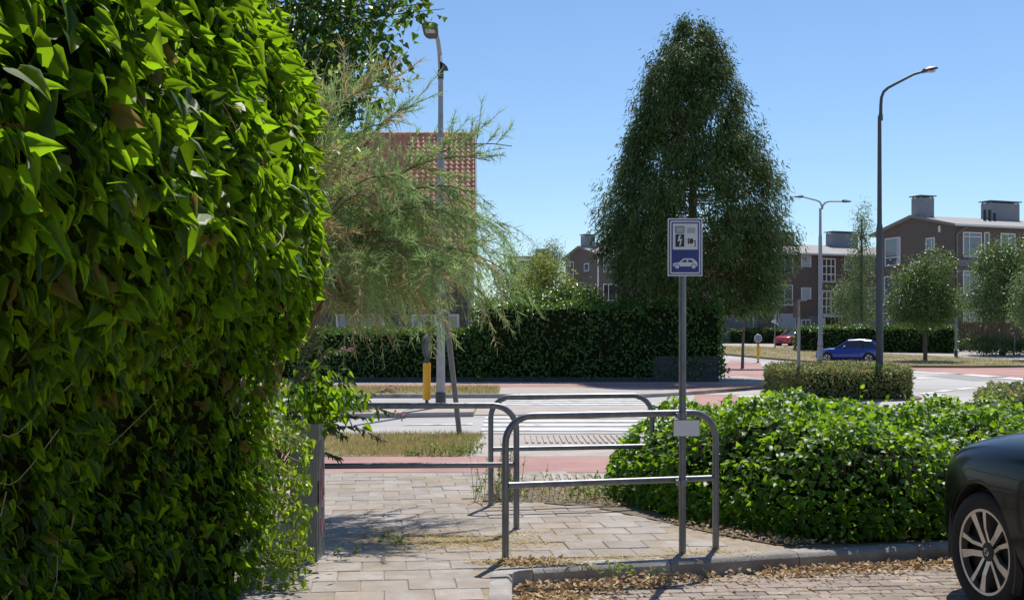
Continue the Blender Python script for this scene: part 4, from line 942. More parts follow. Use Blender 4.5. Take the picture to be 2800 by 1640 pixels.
# ------------------------------------------------------------------ ivy hedge on the left
ZT = np.array([0, .25, 1, 1.3, 1.6, 1.95, 2.5, 2.9, 3.2, 3.63, 4.3]); XT = np.array([-1.62, -1.57, -1.44, -1.36, -1.25, -1.11, -1.08, -1.13, -1.28, -1.58, -2.1])
def ivyx(y, z):
    x = np.interp(z, ZT, XT); p = np.stack([np.zeros_like(y), y, z], -1)
    x = x + noise3(p, 2.6, 3) * .08 + noise3(p, 6.5, 5) * .05
    x = x - np.clip((y - 6.7) / .6, 0, 1) ** 2 * .55 * np.clip((z - .9) / .6, 0, 1)
    x = x - .46 * np.clip((6.7 - y) / 1.2, 0, 1) * np.clip((1.95 - z) / .8, 0, 1) + .05 * np.clip((6.7 - y) / 1.2, 0, 1) * np.exp(-((z - 2.3) / .5) ** 2)
    return x - np.clip((4.6 - y) / 2.4, 0, 1) * .10
ivy = thing('ivy_hedge', 'tall dense ivy hedge with large glossy green leaves along the path', 'hedge', (-1.7, 5, 0))
gy, gz = np.linspace(-8, 7.25, 46), np.linspace(0, 4.3, 36); YY, ZZ = np.meshgrid(gy, gz, indexing='ij'); XX = ivyx(YY, ZZ) - .17
V = np.stack([XX, YY, ZZ], -1).reshape(-1, 3); V2 = V.copy(); V2[:, 0] = -2.6; nA, nB = 46, 36; Fq = []
for i in range(nA - 1):
    for j in range(nB - 1): a = i * nB + j; Fq.append((a, a + nB, a + nB + 1, a + 1)); Fq.append((a + nA * nB, a + 1 + nA * nB, a + nB + 1 + nA * nB, a + nB + nA * nB))
for j in range(nB - 1):
    for i in (0, nA - 1): a = i * nB + j; Fq.append((a, a + 1, a + 1 + nA * nB, a + nA * nB))
for i in range(nA - 1):
    for j in (0, nB - 1): a = i * nB + j; Fq.append((a, a + nB, a + nB + nA * nB, a + nA * nB))
link('ivy_shade_core', np_mesh('ivy_shade_core', np.vstack([V, V2]), np.array(Fq), WL[ivy.name]), M_core, ivy)  # solid fill, shade behind the ivy leaves put into its colour
def ivy_batch(n, depth):
    y = np.where(rng.random(n) < .13, rng.uniform(-6, 2.2, n), rng.uniform(2.2, 7.2, n)); z = rng.uniform(.02, 4.2, n); dp = np.abs(rng.normal(0, depth, n))
    x = ivyx(y, z) - dp; P_ = np.c_[x, y, z]
    e = .02; nx = np.ones(n); ny = -(ivyx(y + e, z) - ivyx(y - e, z)) / (2 * e); nz = -(ivyx(y, z + e) - ivyx(y, z - e)) / (2 * e)
    N0 = unit(np.c_[nx, ny, nz]); cl = noise3(P_, 3.0, 9)[:, None]
    N = N0 * .55 + SUNV * .66 + rnd(n, .42) + cl * np.array([.25, .45, .2])
    D = N0 * .42 + np.array([.28, -.30, -.55]) + rnd(n, .44)
    L = .090 * rng.uniform(.5, 1.3, n) * np.interp(y, [2.5, 7.2], [1.0, .92]) * np.where(rng.random(n) < .16, .55, 1) * np.interp(z, [0, 1.2, 1.8], [.8, .85, 1])
    return P_, D, N, L, dp
P_, D, N, L, dp = ivy_batch(19000, .075)
u_ = CX + F * P_[:, 0] / P_[:, 1]; v_ = HY - F * (P_[:, 2] - HC) / P_[:, 1]
# the outermost, largest leaves in view are single leaves; the rest is one mass
front = P_[:, 0] - (ivyx(P_[:, 1], P_[:, 2]))
score = np.where((u_ > 10) & (v_ > 5) & (v_ < 1640) & (u_ < 900), L / P_[:, 1] * np.exp(-dp / .02), 0); idx = np.argsort(-score)[:300]
msk = np.ones(len(L), bool); msk[idx] = False
P_[idx, 0] += .025
leaf_objects('leaf', P_[idx], D[idx], N[idx], L[idx], L[idx] * .92, IVY, M_ivy, ivy)
leaves('foliage', P_[msk], D[msk], N[msk], L[msk], L[msk] * .92, IVY, M_ivy, ivy, 'stuff')
mb = MB()
for k in range(22):
    y, z = rng.uniform(3.6, 6.9), rng.uniform(.3, 3.6); ln = rng.uniform(.3, .9); ang = rng.uniform(-.6, .3)
    pts = []
    for s_ in np.linspace(0, 1, 7):
        yy, z2 = y - ln * s_ * math.cos(ang) * .8, z + ln * s_ * math.sin(ang) - .12 * math.sin(s_ * 3); pts.append(Vector((float(ivyx(np.array(yy), np.array(z2))) + .01 + .03 * math.sin(s_ * 3), yy, z2)))
    mb.tube(pts, [.003 - .0022 * i / 6 for i in range(7)], 5)
mb.build('stems', M_twigp, ivy, True, kind='stuff')
# young small-leaved ivy creeping over the cabinet
trail = thing('trailing_ivy', 'small-leaved bright ivy trailing over the grey cabinet', 'plant', (-1.5, 7.3, 0))
Pn, Dn, Nn = [], [], []; mb = MB()
for k in range(90):
    ub = rng.uniform(640, 785); vb = rng.uniform(1130, 1560); Yb = rng.uniform(6.9, 7.7); a = P(ub, vb, Yb); ln = rng.uniform(.12, .42)
    a.z = max(a.z, .05); dr = Vector((.85, rng.uniform(-.3, .15), -.22 + rng.uniform(-.25, .15))).normalized(); pts = []
    for s_ in np.linspace(0, 1, 8): pts.append(a + dr * ln * s_ - Vector((0, 0, .10 * s_ * (1 - s_) * 2)))
    for p_ in pts:
        if p_.z < .03: p_.z = .03
        lim = XU(838 if p_.z > .25 else 850, p_.y)
        if p_.x > lim: p_.x = lim - .01
    mb.tube(pts, .0025, 5)
    for j in range(rng.integers(7, 15)):
        p_ = pts[min(7, int(rng.integers(0, 8)))] + Vector(rnd(1, .022)[0]); Pn.append(p_[:]); Dn.append(np.array([.25, -.3, -.75]) + rnd(1, .35)[0]); Nn.append(np.array([.3, -.45, .6]) + rnd(1, .4)[0])
mb.build('stems', M_twigp, trail, True, kind='stuff'); Pn, Dn, Nn = map(np.array, (Pn, Dn, Nn)); L = rng.uniform(.03, .056, len(Pn))
leaves('foliage', Pn, Dn, Nn, L, L * .9, IVY, M_ivys, trail, 'stuff')
n = 360; c = np.array(P(868, 1095, 8.0)[:]); P_ = c + rnd(n) * np.array([.14, .14, .09]); L = rng.uniform(.04, .075, n)
leaves('overhang', P_, rnd(n, .4) + np.array([.3, -.2, -.6]), rnd(n, .4) + np.array([.2, -.3, .8]), L, L * .9, IVY, M_ivy, trail, 'stuff')

# ------------------------------------------------------------------ shrub bed on the right
SH = [(.98, 11.7), (.95, 10.9), (1.15, 10.25), (1.42, 9.65), (1.80, 9.05), (2.15, 8.62), (2.5, 8.5), (3.2, 8.62), (6.2, 9.5), (8, 10.2), (8.2, 12.6), (5, 12.6), (2.0, 12.3)]
def shh(x, y):
    d = polydist(x, y, SH); p = np.stack([x, y, np.zeros_like(x)], -1)
    lobe = .86 + .15 * noise3(p, 2.6, 1) + .09 * noise3(p, 5.6, 2)
    b = .24 * np.exp(-(((x - 2.55) / .22) ** 2 + ((y - 10.2) / .5) ** 2)) + .10 * np.exp(-(((x - 1.95) / .25) ** 2 + ((y - 10.0) / .5) ** 2)) - .22 * np.exp(-(((x - 1.75) / .3) ** 2 + ((y - 9.3) / .5) ** 2)) + .10 * np.exp(-(((x - 2.7) / .45) ** 2 + ((y - 8.9) / .4) ** 2)) - .15 * np.exp(-(((x - 3.5) / .4) ** 2 + ((y - 9.2) / .4) ** 2))
    return (lobe + b) * (1 - np.exp(-(d + .03) / .13)) * np.interp(d, [0, .6], [.82, 1.0])
shrub = thing('leafy_shrub', 'broad bright green glossy-leaved shrub spreading behind the kerb', 'shrub', (3, 9, 0))
gx, gy = np.linspace(.9, 8.3, 75), np.linspace(8.3, 12.8, 50); XX, YY = np.meshgrid(gx, gy, indexing='ij')
ins = inpoly(XX, YY, SH); HH = np.where(ins, (shh(XX, YY) - .27) * np.clip(polydist(XX, YY, SH) / .3, 0, 1), -.05); HH = np.maximum(HH, -.05)
V = np.stack([XX, YY, HH], -1).reshape(-1, 3); Fq = [(i * 50 + j, i * 50 + j + 1, (i + 1) * 50 + j + 1, (i + 1) * 50 + j) for i in range(74) for j in range(49)]
Fq = [f for f in Fq if max(V[k_, 2] for k_ in f) > .12]
link('shade_core', np_mesh('shade_core', V, np.array(Fq)[:, ::-1], WL[shrub.name]), M_core, shrub)  # solid fill under the leaves, coloured dark as shade
n = 20000; q = sample_poly(n, SH); d = polydist(q[:, 0], q[:, 1], SH); n2 = 13000
# extra leaves along the rim so that the sides are closed
pe = np.array(SH); sg = np.roll(pe, -1, 0) - pe; ln = np.hypot(*sg.T); i = rng.choice(len(pe), n2, p=ln / ln.sum()); nrm = np.c_[-sg[i, 1], sg[i, 0]] / ln[i][:, None]
q2 = pe[i] + sg[i] * rng.random(n2)[:, None] + nrm * -1 * 0; cc = pe.mean(0); q2 = q2 + unit(cc - q2) * np.abs(rng.normal(.05, .09, n2))[:, None]
q = np.vstack([q, q2]); h = shh(q[:, 0], q[:, 1]); k = len(q)
z = h - np.abs(rng.normal(0, .055, k)); z[n:] = h[n:] * rng.uniform(.12, 1.03, n2); z = np.maximum(z, .03); P_ = np.c_[q, z]
e = .05; gxn = -(shh(q[:, 0] + e, q[:, 1]) - shh(q[:, 0] - e, q[:, 1])) / (2 * e); gyn = -(shh(q[:, 0], q[:, 1] + e) - shh(q[:, 0], q[:, 1] - e)) / (2 * e)
N0 = unit(np.c_[np.clip(gxn, -2, 2), np.clip(gyn, -2, 2), np.ones(k)]); N = N0 * .5 + UP * .55 + rnd(k, .38); D = N0 * np.array([.7, .7, .1]) + rnd(k, .55) + np.array([0, -.25, -.25])
L = rng.uniform(.032, .08, k)
spr = rng.choice(k, 150); 
sP = P_[spr][z[spr] > .5]; Pn, Dn, Nn = [], [], []          # upright sprigs that break the outline
for p_ in sP:
    hh = rng.uniform(.06, .16); dv = np.array([rng.normal(0, .2), rng.normal(0, .2), 1])
    for s_ in np.linspace(.2, 1, 6): Pn.append(p_ + dv * hh * s_ + rnd(1, .012)[0]); Dn.append(rnd(1, .6)[0] + np.array([0, 0, .3])); Nn.append(UP + rnd(1, .4)[0])
P_ = np.vstack([P_, Pn]); D = np.vstack([D, Dn]); N = np.vstack([N, Nn]); L = np.concatenate([L, rng.uniform(.035, .065, len(Pn))])
u_ = CX + F * P_[:, 0] / P_[:, 1]; v_ = HY - F * (P_[:, 2] - HC) / P_[:, 1]; hp = np.where(inpoly(P_[:, 0], P_[:, 1], SH), P_[:, 2] - shh(P_[:, 0], P_[:, 1]), -.1)
score = np.where((u_ < 2600) & (v_ > 1090), L / P_[:, 1] * np.exp(np.clip(hp, -.5, .05) / .03), 0); idx = np.argsort(-score)[:300]; msk = np.ones(len(L), bool); msk[idx] = False
leaf_objects('leaf', P_[idx], D[idx], N[idx], L[idx], L[idx] * .95, HEART, M_shrub, shrub)
leaves('foliage', P_[msk], D[msk], N[msk], L[msk], L[msk] * .95, HEART, M_shrub, shrub, 'stuff')
mb = MB()
for k in range(60):
    a = sample_poly(1, SH)[0]; a = Vector((a[0], a[1], 0)); b_ = a + Vector((rng.normal(0, .05), rng.normal(0, .05), rng.uniform(.4, .7)))
    if float(polydist(np.array([a.x]), np.array([a.y]), SH)[0]) < .3: continue; limb(mb, curve(a, b_, (rng.normal(0, .05), 0, 0)), .012, .004, 5)
mb.build('stems', M_twig, shrub, True, kind='stuff')

# ------------------------------------------------------------------ hedges
hz = XU(2040, WY)
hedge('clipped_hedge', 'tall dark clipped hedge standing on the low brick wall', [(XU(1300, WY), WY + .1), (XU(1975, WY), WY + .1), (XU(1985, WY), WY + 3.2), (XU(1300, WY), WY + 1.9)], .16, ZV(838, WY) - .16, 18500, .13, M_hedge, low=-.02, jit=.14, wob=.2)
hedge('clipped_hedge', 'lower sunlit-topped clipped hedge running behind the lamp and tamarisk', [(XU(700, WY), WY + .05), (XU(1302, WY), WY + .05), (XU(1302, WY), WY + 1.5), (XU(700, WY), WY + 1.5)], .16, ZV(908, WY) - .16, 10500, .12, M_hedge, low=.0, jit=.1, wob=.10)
def arcpoly(cx, cy, rx, ry, n=22): return [(cx + rx * math.copysign(abs(math.cos(2 * math.pi * k / n)) ** .62, math.cos(2 * math.pi * k / n)), cy + ry * math.copysign(abs(math.sin(2 * math.pi * k / n)) ** .62, math.sin(2 * math.pi * k / n))) for k in range(n)]
rx0, rx1 = XU(2104, 33.2), XU(2462, 31.8)
RH = arcpoly((rx0 + rx1) / 2, 32.4, (rx1 - rx0) / 2, 2.8)
sheet('roundabout_island', arcpoly((rx0 + rx1) / 2 + .05, 32.4, (rx1 - rx0) / 2 + .22, 3.05), -.06, M_soil, thick=.1)
hedge('island_hedge', 'low clipped sun-bleached hedge ringing the traffic island', RH, -.06, .75, 15000, .085, M_rhedge, jit=.06, wob=.05, low=.06, topbias=.4)
hedge('island_hedge', 'bleached reddish clipped hedge behind the leafy shrub', [(XU(2625, 17.6), 17.0), (XU(2900, 18.6), 17.0), (XU(2900, 21), 20.6), (XU(2680, 21), 20.6)], 0, .66, 5000, .075, M_rhedge, jit=.06, wob=.05, low=.04, topbias=.5)
def far_hedge(label, u0, Y0, u1, Y1_, vt, dep, n, L, m):
    a, b = (XU(u0, Y0), Y0), (XU(u1, Y1_), Y1_); Ym = (Y0 + Y1_) / 2
    return hedge('street_hedge', label, [a, b, (b[0] + .2, b[1] + dep), (a[0] + .2, a[1] + dep)], zt(Ym) - .05, ZV(vt, Ym) - zt(Ym) + .05, n, L, m, group='trimmed hedges in front of the flats', jit=.13, wob=.2)
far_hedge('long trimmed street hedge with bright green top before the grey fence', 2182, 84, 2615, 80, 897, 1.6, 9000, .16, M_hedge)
far_hedge('dark trimmed hedge in front of the ground floor of the flats', 1995, 101, 2172, 100, 903, 1.2, 3500, .16, M_hedged)

# ------------------------------------------------------------------ big dark cypress
CT = Vector((XU(1892, 42.4), 42.4, 0)); cy = thing('cypress_tree', 'big dark green conical cypress towering behind the hedge', 'tree', CT)
zs = np.array([2.3, 2.8, 3.6, 5.0, 6.5, 8.0, 9.5, 11.0, 12.4, 13.1, 13.6]); rs = np.array([1.6, 2.75, 3.4, 3.55, 3.3, 2.8, 2.25, 1.7, .95, .42, .05])
mb = MB(); limb(mb, [CT - Vector((0, 0, .1)), CT + Vector((0, 0, 3)), CT + Vector((.05, 0, 8)), CT + Vector((0, 0, 13.1))], .30, .03, 10)
nbh = 250; zb = 2.7 + 10.6 * rng.beta(1.1, 1.45, nbh); tb = np.arange(nbh) * 2.399 + rng.normal(0, .3, nbh); lb = np.interp(zb, zs, rs) * rng.uniform(.84, 1.10, nbh)
npb = 15; nc = nbh * npb; bi = np.repeat(np.arange(nbh), npb); tt_ = np.clip(rng.normal(.86, .13, nc), .3, 1.02); thick = .12 + .07 * lb[bi]
r_ = lb[bi] * tt_; th = tb[bi] + rng.normal(0, 1, nc) * thick / np.maximum(r_, .35); zc = zb[bi] + .16 * lb[bi] * tt_ - .22 * lb[bi] * np.clip(tt_ - .7, 0, 1) * 2 + rng.normal(-.05, .9, nc) * thick * 1.2
cpos = np.c_[CT.x + r_ * np.cos(th), CT.y + r_ * np.sin(th), zc]; od = np.c_[np.cos(th), np.sin(th), np.zeros(nc)]
for k in range(0, nc, 15):
    a = Vector((CT.x, CT.y, max(2.2, zc[k] - .25 * r_[k] - .2))); limb(mb, curve(a, cpos[k], (0, 0, -.12 * r_[k]), 5), .035, .01, 5)
mb.build('trunk', M_bark, cy, True)
nper = 32; k = nc * nper; side = np.c_[-od[:, 1], od[:, 0], od[:, 2] * 0]
off = rng.normal(0, 1, (nc, nper, 3)) * np.array([.15, .15, .21]); P_ = (np.repeat(cpos[:, None, :], nper, 1) + off).reshape(-1, 3)
O2 = np.repeat(od, nper, 0); D = O2 * .55 + np.array([0, 0, -.75]) + rnd(k, .38); N = O2 * .7 + UP * .45 + rnd(k, .45); L = rng.uniform(.08, .21, k)
leaves('crown', P_, D, N, L, L * .24 + .012, STRIP, M_conif, cy, 'stuff')

# ------------------------------------------------------------------ tamarisk
TB = Vector((-2.45, 10.8, 0)); tam = thing('tamarisk_bush', 'feathery grey-green and tan tamarisk arching over the verge', 'bush', TB)
mb = MB(); fork = TB + Vector((.25, 0, 1.5)); limb(mb, [TB - Vector((0, 0, .1)), TB + Vector((.08, 0, .8)), fork], .11, .075, 9)
targets = [(900, 300), (980, 250), (1060, 235), (1140, 290), (1230, 470), (1340, 440), (1400, 400), (1300, 560), (1180, 560), (1240, 640), (1330, 680), (1390, 640), (1120, 700), (1040, 620), (1000, 760), (1150, 800), (1240, 760), (1310, 800), (930, 560), (930, 700), (950, 840), (1060, 840), (880, 450), (990, 430), (1270, 600), (860, 640), (1200, 860), (1290, 740), (1090, 480), (1200, 700), (1090, 760), (960, 640), (1130, 640), (1380, 740), (1270, 520), (1010, 540), (1060, 340), (920, 380)]
gP, gD, dP, dD, cP = [], [], [], [], []
twm = MB()
for ti, (u, v) in enumerate(targets):
    Yt = rng.uniform(9.3, 11.2); tip = P(u, v, Yt); st_ = fork + Vector((rng.normal(0, .1), rng.normal(0, .1), rng.uniform(-.3, .5)))
    bend = Vector((rng.normal(0, .08), rng.normal(0, .1), .12 + .17 * (tip - st_).length)); pts = curve(st_, tip, bend, 14); limb(mb, pts, .018, .004, 6)
    dry = rng.random() < (.5 if v > 480 else .2) and u < 1300
    ntw = 20 if v < 480 else (24 if 1080 < u < 1310 and v < 570 else 34)
    for j in range(ntw):
        s_ = rng.uniform(.42, 1.0); i0 = s_ * 13; a = pts[int(i0)].lerp(pts[min(13, int(i0) + 1)], i0 % 1); tl_ = rng.uniform(.18, .50)
        dirv = (pts[min(13, int(i0) + 1)] - pts[max(0, int(i0) - 1)]).normalized() * .55 + Vector(rnd(1, .5)[0]); upw = .55 if (u > 1320 and v < 480) or v < 310 else -.1
        dirv = (dirv + Vector((.15, 0, upw))).normalized(); isdry = (rng.random() < .55) if dry else (rng.random() < .12)
        tw_ = [a + dirv * tl_ * q_ + Vector((0, 0, -.34 * tl_ * q_ * q_ * (0 if upw > 0 else 1.6))) for q_ in (0, .25, .5, .75, 1)]
        twm.tube(tw_, [.003, .0028, .0022, .0018, .0012], 4, False)
        for q_ in range(40):
            f_ = rng.uniform(.1, 1.0) * 4; b_ = tw_[int(min(3, f_))].lerp(tw_[min(4, int(f_) + 1)], f_ % 1)
            dd = np.array((tw_[min(4, int(f_) + 1)] - tw_[max(0, int(f_) - 1)]).normalized()[:]) * .9 + rnd(1, .5)[0]
            (dP if isdry else gP).append(b_[:]); (dD if isdry else gD).append(dd)
mb.build('trunk', M_twig, tam, True); twm.build('twigs', M_twigp, tam, kind='stuff')
for nm, pp, dd_, m_ in (('green_plumes', gP, gD, M_tam), ('dry_plumes', dP, dD, M_tamd)):
    pp, dd_ = np.array(pp), np.array(dd_); L = rng.uniform(.045, .12, len(pp)); leaves(nm, pp, dd_, rnd(len(pp)), L, .0075, STRIP, m_, tam, 'stuff')

# ------------------------------------------------------------------ broad-leaved tree hanging in from the left
PB = Vector((-5.6, 17.5, 0)); pt = thing('broadleaf_tree', 'dark broad-leaved tree whose branches hang into the sky above the ivy', 'tree', PB)
mb = MB(); limb(mb, [PB, PB + Vector((.1, 0, 3)), PB + Vector((.3, 0, 6.5)), PB + Vector((.2, 0, 9))], .24, .10, 10)
brs = [(760, -80, 16.5), (850, 40, 17), (930, 0, 16.5), (1020, 60, 17.5), (1060, 150, 17), (1000, 210, 17), (930, 180, 16.5), (1100, 0, 17), (1180, 8, 17), (1215, 25, 17.2), (1010, 300, 17.2), (900, 280, 16.8), (860, 150, 16.5), (980, 100, 17.5), (1030, 255, 17), (800, 230, 17), (1085, 175, 17), (1070, 95, 17.5), (950, -60, 17), (1060, -60, 17.2), (820, 330, 17), (960, 330, 17.4)]
Pn = []
for u, v, Yt in brs:
    tip = P(u, v, Yt); a = PB + Vector((.2, 0, min(8.5, max(3.5, tip.z - .8)))); pts = curve(a, tip, (0, 0, .12), 10); limb(mb, pts, .03, .005, 6)
    thin = u > 1090; nl = 60 if thin else 230
    for j in range(nl):
        s_ = rng.uniform(.72 if thin else .6, 1.02) * 9; p_ = pts[min(8, int(s_))].lerp(pts[min(9, int(s_) + 1)], s_ % 1); Pn.append(np.array(p_[:]) + rnd(1, .13 if thin else .26)[0])
mb.build('trunk', M_bark, pt, True); Pn = np.array(Pn); k = len(Pn); L = rng.uniform(.07, .13, k)
leaves('crown', Pn, rnd(k, .5) + np.array([.1, -.2, -.6]), rnd(k, .55) + np.array([.1, -.2, .7]), L, L * 1.05, IVY, M_plane, pt, 'stuff')
# pale shrub climbing between ivy and tamarisk
PS = Vector((-2.35, 9.6, 0)); pls = thing('pale_shrub', 'loose shrub with pale yellow-green oval leaves behind the ivy', 'shrub', PS); mb = MB(); Pn = []
for u, v in ((740, 60), (800, 40), (840, 110), (790, 140), (880, 130), (860, 190), (900, 160), (830, 260), (880, 330), (930, 380), (990, 400), (860, 420), (960, 430), (910, 300), (1050, 380), (820, 380), (760, -20), (850, 480), (1000, 370), (940, 350), (880, 400), (920, 420), (840, 340)):
    Yt = rng.uniform(9.0, 10.4); tip = P(u, v, Yt); pts = curve(PS + Vector((0, 0, rng.uniform(.3, 1.5))), tip, (-.05, 0, .25), 9); limb(mb, pts, .012, .003, 5)
    for j in range(34): s_ = rng.uniform(.55, 1.0) * 8; p_ = pts[min(7, int(s_))].lerp(pts[min(8, int(s_) + 1)], s_ % 1); Pn.append(np.array(p_[:]) + rnd(1, .055)[0])
mb.build('stems', M_twigp, pls, True); Pn = np.array(Pn); k = len(Pn); L = rng.uniform(.045, .085, k)
leaves('foliage', Pn, rnd(k, .6) + np.array([.2, -.2, -.4]), rnd(k, .6) + np.array([0, -.2, .7]), L, L * .55, OVAL, M_pale, pls, 'stuff')
# butterfly bush over the end of the middle rail
BB = Vector((-1.9, 9.0, 0)); bud = thing('butterfly_bush', 'butterfly bush with narrow leaves and faded pink flower spikes over the rail', 'bush', BB); mb = MB(); Pn, Dn, Nn, fP = [], [], [], []
for u, v, fl in ((1060, 1065, 1), (1075, 1130, 1), (1030, 1195, 1), (950, 1080, 0), (990, 1140, 0), (940, 1190, 0), (900, 1030, 0), (935, 955, 1), (890, 960, 0), (870, 1050, 0), (920, 1250, 0), (880, 1200, 0), (960, 1040, 0), (860, 905, 0), (900, 1000, 0), (850, 1000, 0), (1010, 1090, 0), (880, 1100, 0), (900, 900, 0), (840, 940, 0), (930, 1010, 0), (870, 985, 0), (915, 1120, 0)):
    Yt = rng.uniform(8.5, 9.4); tip = P(u, v, Yt); tip.z = max(tip.z, .1); pts = curve(BB + Vector((0, 0, rng.uniform(.1, .6))), tip, (0, 0, .22), 12); limb(mb, pts, .007, .0025, 5)
    for j in range(46):
        s_ = rng.uniform(.35, 1.0) * 11; i0 = min(10, int(s_)); p_ = pts[i0].lerp(pts[i0 + 1], s_ % 1); dd = (pts[i0 + 1] - pts[i0]).normalized()
        sd_ = np.cross(np.array(dd[:]), UP) * (1 if j % 2 else -1); Pn.append(p_[:]); Dn.append(np.array(dd[:]) * .6 + sd_ * .7 + np.array([0, 0, -.35]) + rnd(1, .25)[0]); Nn.append(UP + rnd(1, .45)[0])
    if fl:
        for j in range(34): fP.append(np.array(tip[:]) + np.array((pts[11] - pts[10]).normalized()[:]) * rng.uniform(-.02, .10) + rnd(1, .011)[0])
mb.build('stems', M_twig, bud, True); Pn, Dn, Nn, fP = map(np.array, (Pn, Dn, Nn, fP)); L = rng.uniform(.05, .10, len(Pn))
leaves('foliage', Pn, Dn, Nn, L, L * .27, OVAL, M_bud, bud, 'stuff'); leaves('flower_spikes', fP, rnd(len(fP)), rnd(len(fP)), .022, .016, OVAL, M_flow, bud, 'stuff')

# ------------------------------------------------------------------ trees and shrubs farther off
b = G(2530, 986, 0); Y = b.y; s_ = Y / F
def E(u, v, Y, ru, rv, dep=None): p = P(u, v, Y); return (p.x, p.y, p.z, ru * Y / F, (dep or ru) * Y / F, rv * Y / F)
tree('roadside_tree', 'small round-crowned roadside tree standing on the dry verge', b, [E(2530, 810, Y, 88, 78), E(2555, 735, Y, 55, 45), E(2490, 760, Y, 50, 45), E(2590, 830, Y, 45, 45), E(2470, 830, Y, 42, 40), E(2530, 860, Y, 70, 36)], 11000, .17, M_tree, .14, P(2530, 780, Y), 'trees along the far street', clump=.26, limbs=9)
Y = 78
tree('roadside_tree', 'large dark leafy tree beside the brown board fence', (XU(2740, Y), Y, zt(Y)), [E(2745, 780, Y, 85, 95), E(2715, 720, Y, 60, 60), E(2790, 720, Y, 70, 75), E(2690, 830, Y, 45, 55), E(2800, 830, Y, 60, 50)], 11000, .19, M_tree, .2, P(2742, 760, Y), 'trees along the far street', clump=.3, limbs=9)
Y = 70
tree('pale_tree', 'pale grey-green tree with loose drooping sprays beside the diamond sign', (XU(2812, Y), Y, zt(Y)), [E(2795, 820, Y, 32, 50), E(2805, 870, Y, 36, 32), E(2800, 760, Y, 25, 25)], 2600, .15, M_birch, .07, P(2806, 800, Y), clump=.25)
Y = 90
tree('birch_tree', 'slim light birch with hanging twigs between the two blocks of flats', (XU(2355, Y), Y, zt(Y)), [E(2355, 640, Y, 30, 60), E(2350, 720, Y, 48, 60), E(2345, 800, Y, 62, 70), E(2300, 820, Y, 40, 55), E(2360, 580, Y, 16, 35), E(2350, 870, Y, 66, 30)], 10000, .17, M_birch, .12, P(2356, 600, Y), 'trees along the far street', clump=.26, droop=.9, shell=.2, wfac=.4)
Y = 60
tree('young_tree', 'light leafy tree tucked against the right side of the dark cypress', (XU(2030, Y), Y, 0), [E(2040, 790, Y, 60, 48), E(2090, 800, Y, 45, 40), E(2000, 820, Y, 50, 35), E(2110, 740, Y, 24, 40), E(2060, 835, Y, 60, 22)], 5200, .16, M_tree, .09, P(2035, 800, Y), clump=.24)
Y = 46
tree('garden_shrub', 'light green feathery shrub rising behind the clipped hedge', (XU(1500, Y), Y, 0), [E(1500, 770, Y, 60, 60), E(1460, 790, Y, 55, 50), E(1530, 800, Y, 40, 45), E(1480, 730, Y, 40, 40)], 4600, .13, M_pale, .07, P(1500, 790, Y), clump=.2, cat='shrub', tpl=OVAL, wfac=.4)
Y = 43.0
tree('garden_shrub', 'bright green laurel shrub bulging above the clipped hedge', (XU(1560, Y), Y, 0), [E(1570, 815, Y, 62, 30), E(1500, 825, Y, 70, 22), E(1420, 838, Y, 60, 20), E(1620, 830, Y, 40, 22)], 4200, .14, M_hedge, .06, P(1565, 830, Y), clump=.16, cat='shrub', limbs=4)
Y = 48
tree('garden_shrub', 'olive coloured airy shrub between the tiled house and the light green shrub', (XU(1400, Y), Y, 0), [E(1400, 760, Y, 50, 70), E(1360, 790, Y, 50, 60), E(1430, 800, Y, 40, 50), E(1390, 700, Y, 30, 40)], 3600, .13, M_tam, .06, P(1400, 790, Y), clump=.2, cat='shrub', wfac=.35)
Y = 115
tree('far_birch', 'distant birch with drooping top behind the light green shrubs', (XU(1500, Y), Y, zt(Y)), [E(1505, 690, Y, 36, 38), E(1530, 715, Y, 30, 30), E(1460, 700, Y, 16, 40), E(1490, 730, Y, 50, 35)], 3600, .2, M_birch, .15, P(1500, 700, Y), clump=.3, droop=.9, wfac=.4, shell=.2)
Y = 76
tree('verge_shrub', 'low rambling shrub with pale flowers at the foot of the brown fence', (XU(2690, Y), Y, zt(Y)), [E(2690, 935, Y, 50, 22), E(2650, 925, Y, 30, 14), E(2740, 945, Y, 60, 25), E(2800, 950, Y, 50, 28)], 3200, .15, M_hedged, .05, P(2690, 935, Y), clump=.2, cat='shrub', limbs=4)

# far verge and pavement beyond the roundabout
fvp = [G(1925, 962)[:2], G(2089, 977)[:2], G(2223, 988)[:2], G(2330, 995)[:2], G(2500, 1000)[:2], G(2650, 1001)[:2], G(3000, 998)[:2], G(3000, 985)[:2], G(2800, 985)[:2], G(2600, 976)[:2], G(2420, 968)[:2], G(2265, 958)[:2], G(2150, 950)[:2], G(1985, 946)[:2]]
fv = sheet('street_verge', fvp, .03, M_ground, thick=.16)
fpp = [G(1985, 945.5)[:2], G(2150, 949.5)[:2], G(2265, 957.5)[:2], G(2420, 967)[:2], G(2600, 975)[:2], G(2800, 984)[:2], G(3050, 984)[:2], (60, 112), (14, 112)]
sheet('street_pavement', fpp, .015, M_pave, thick=.14)

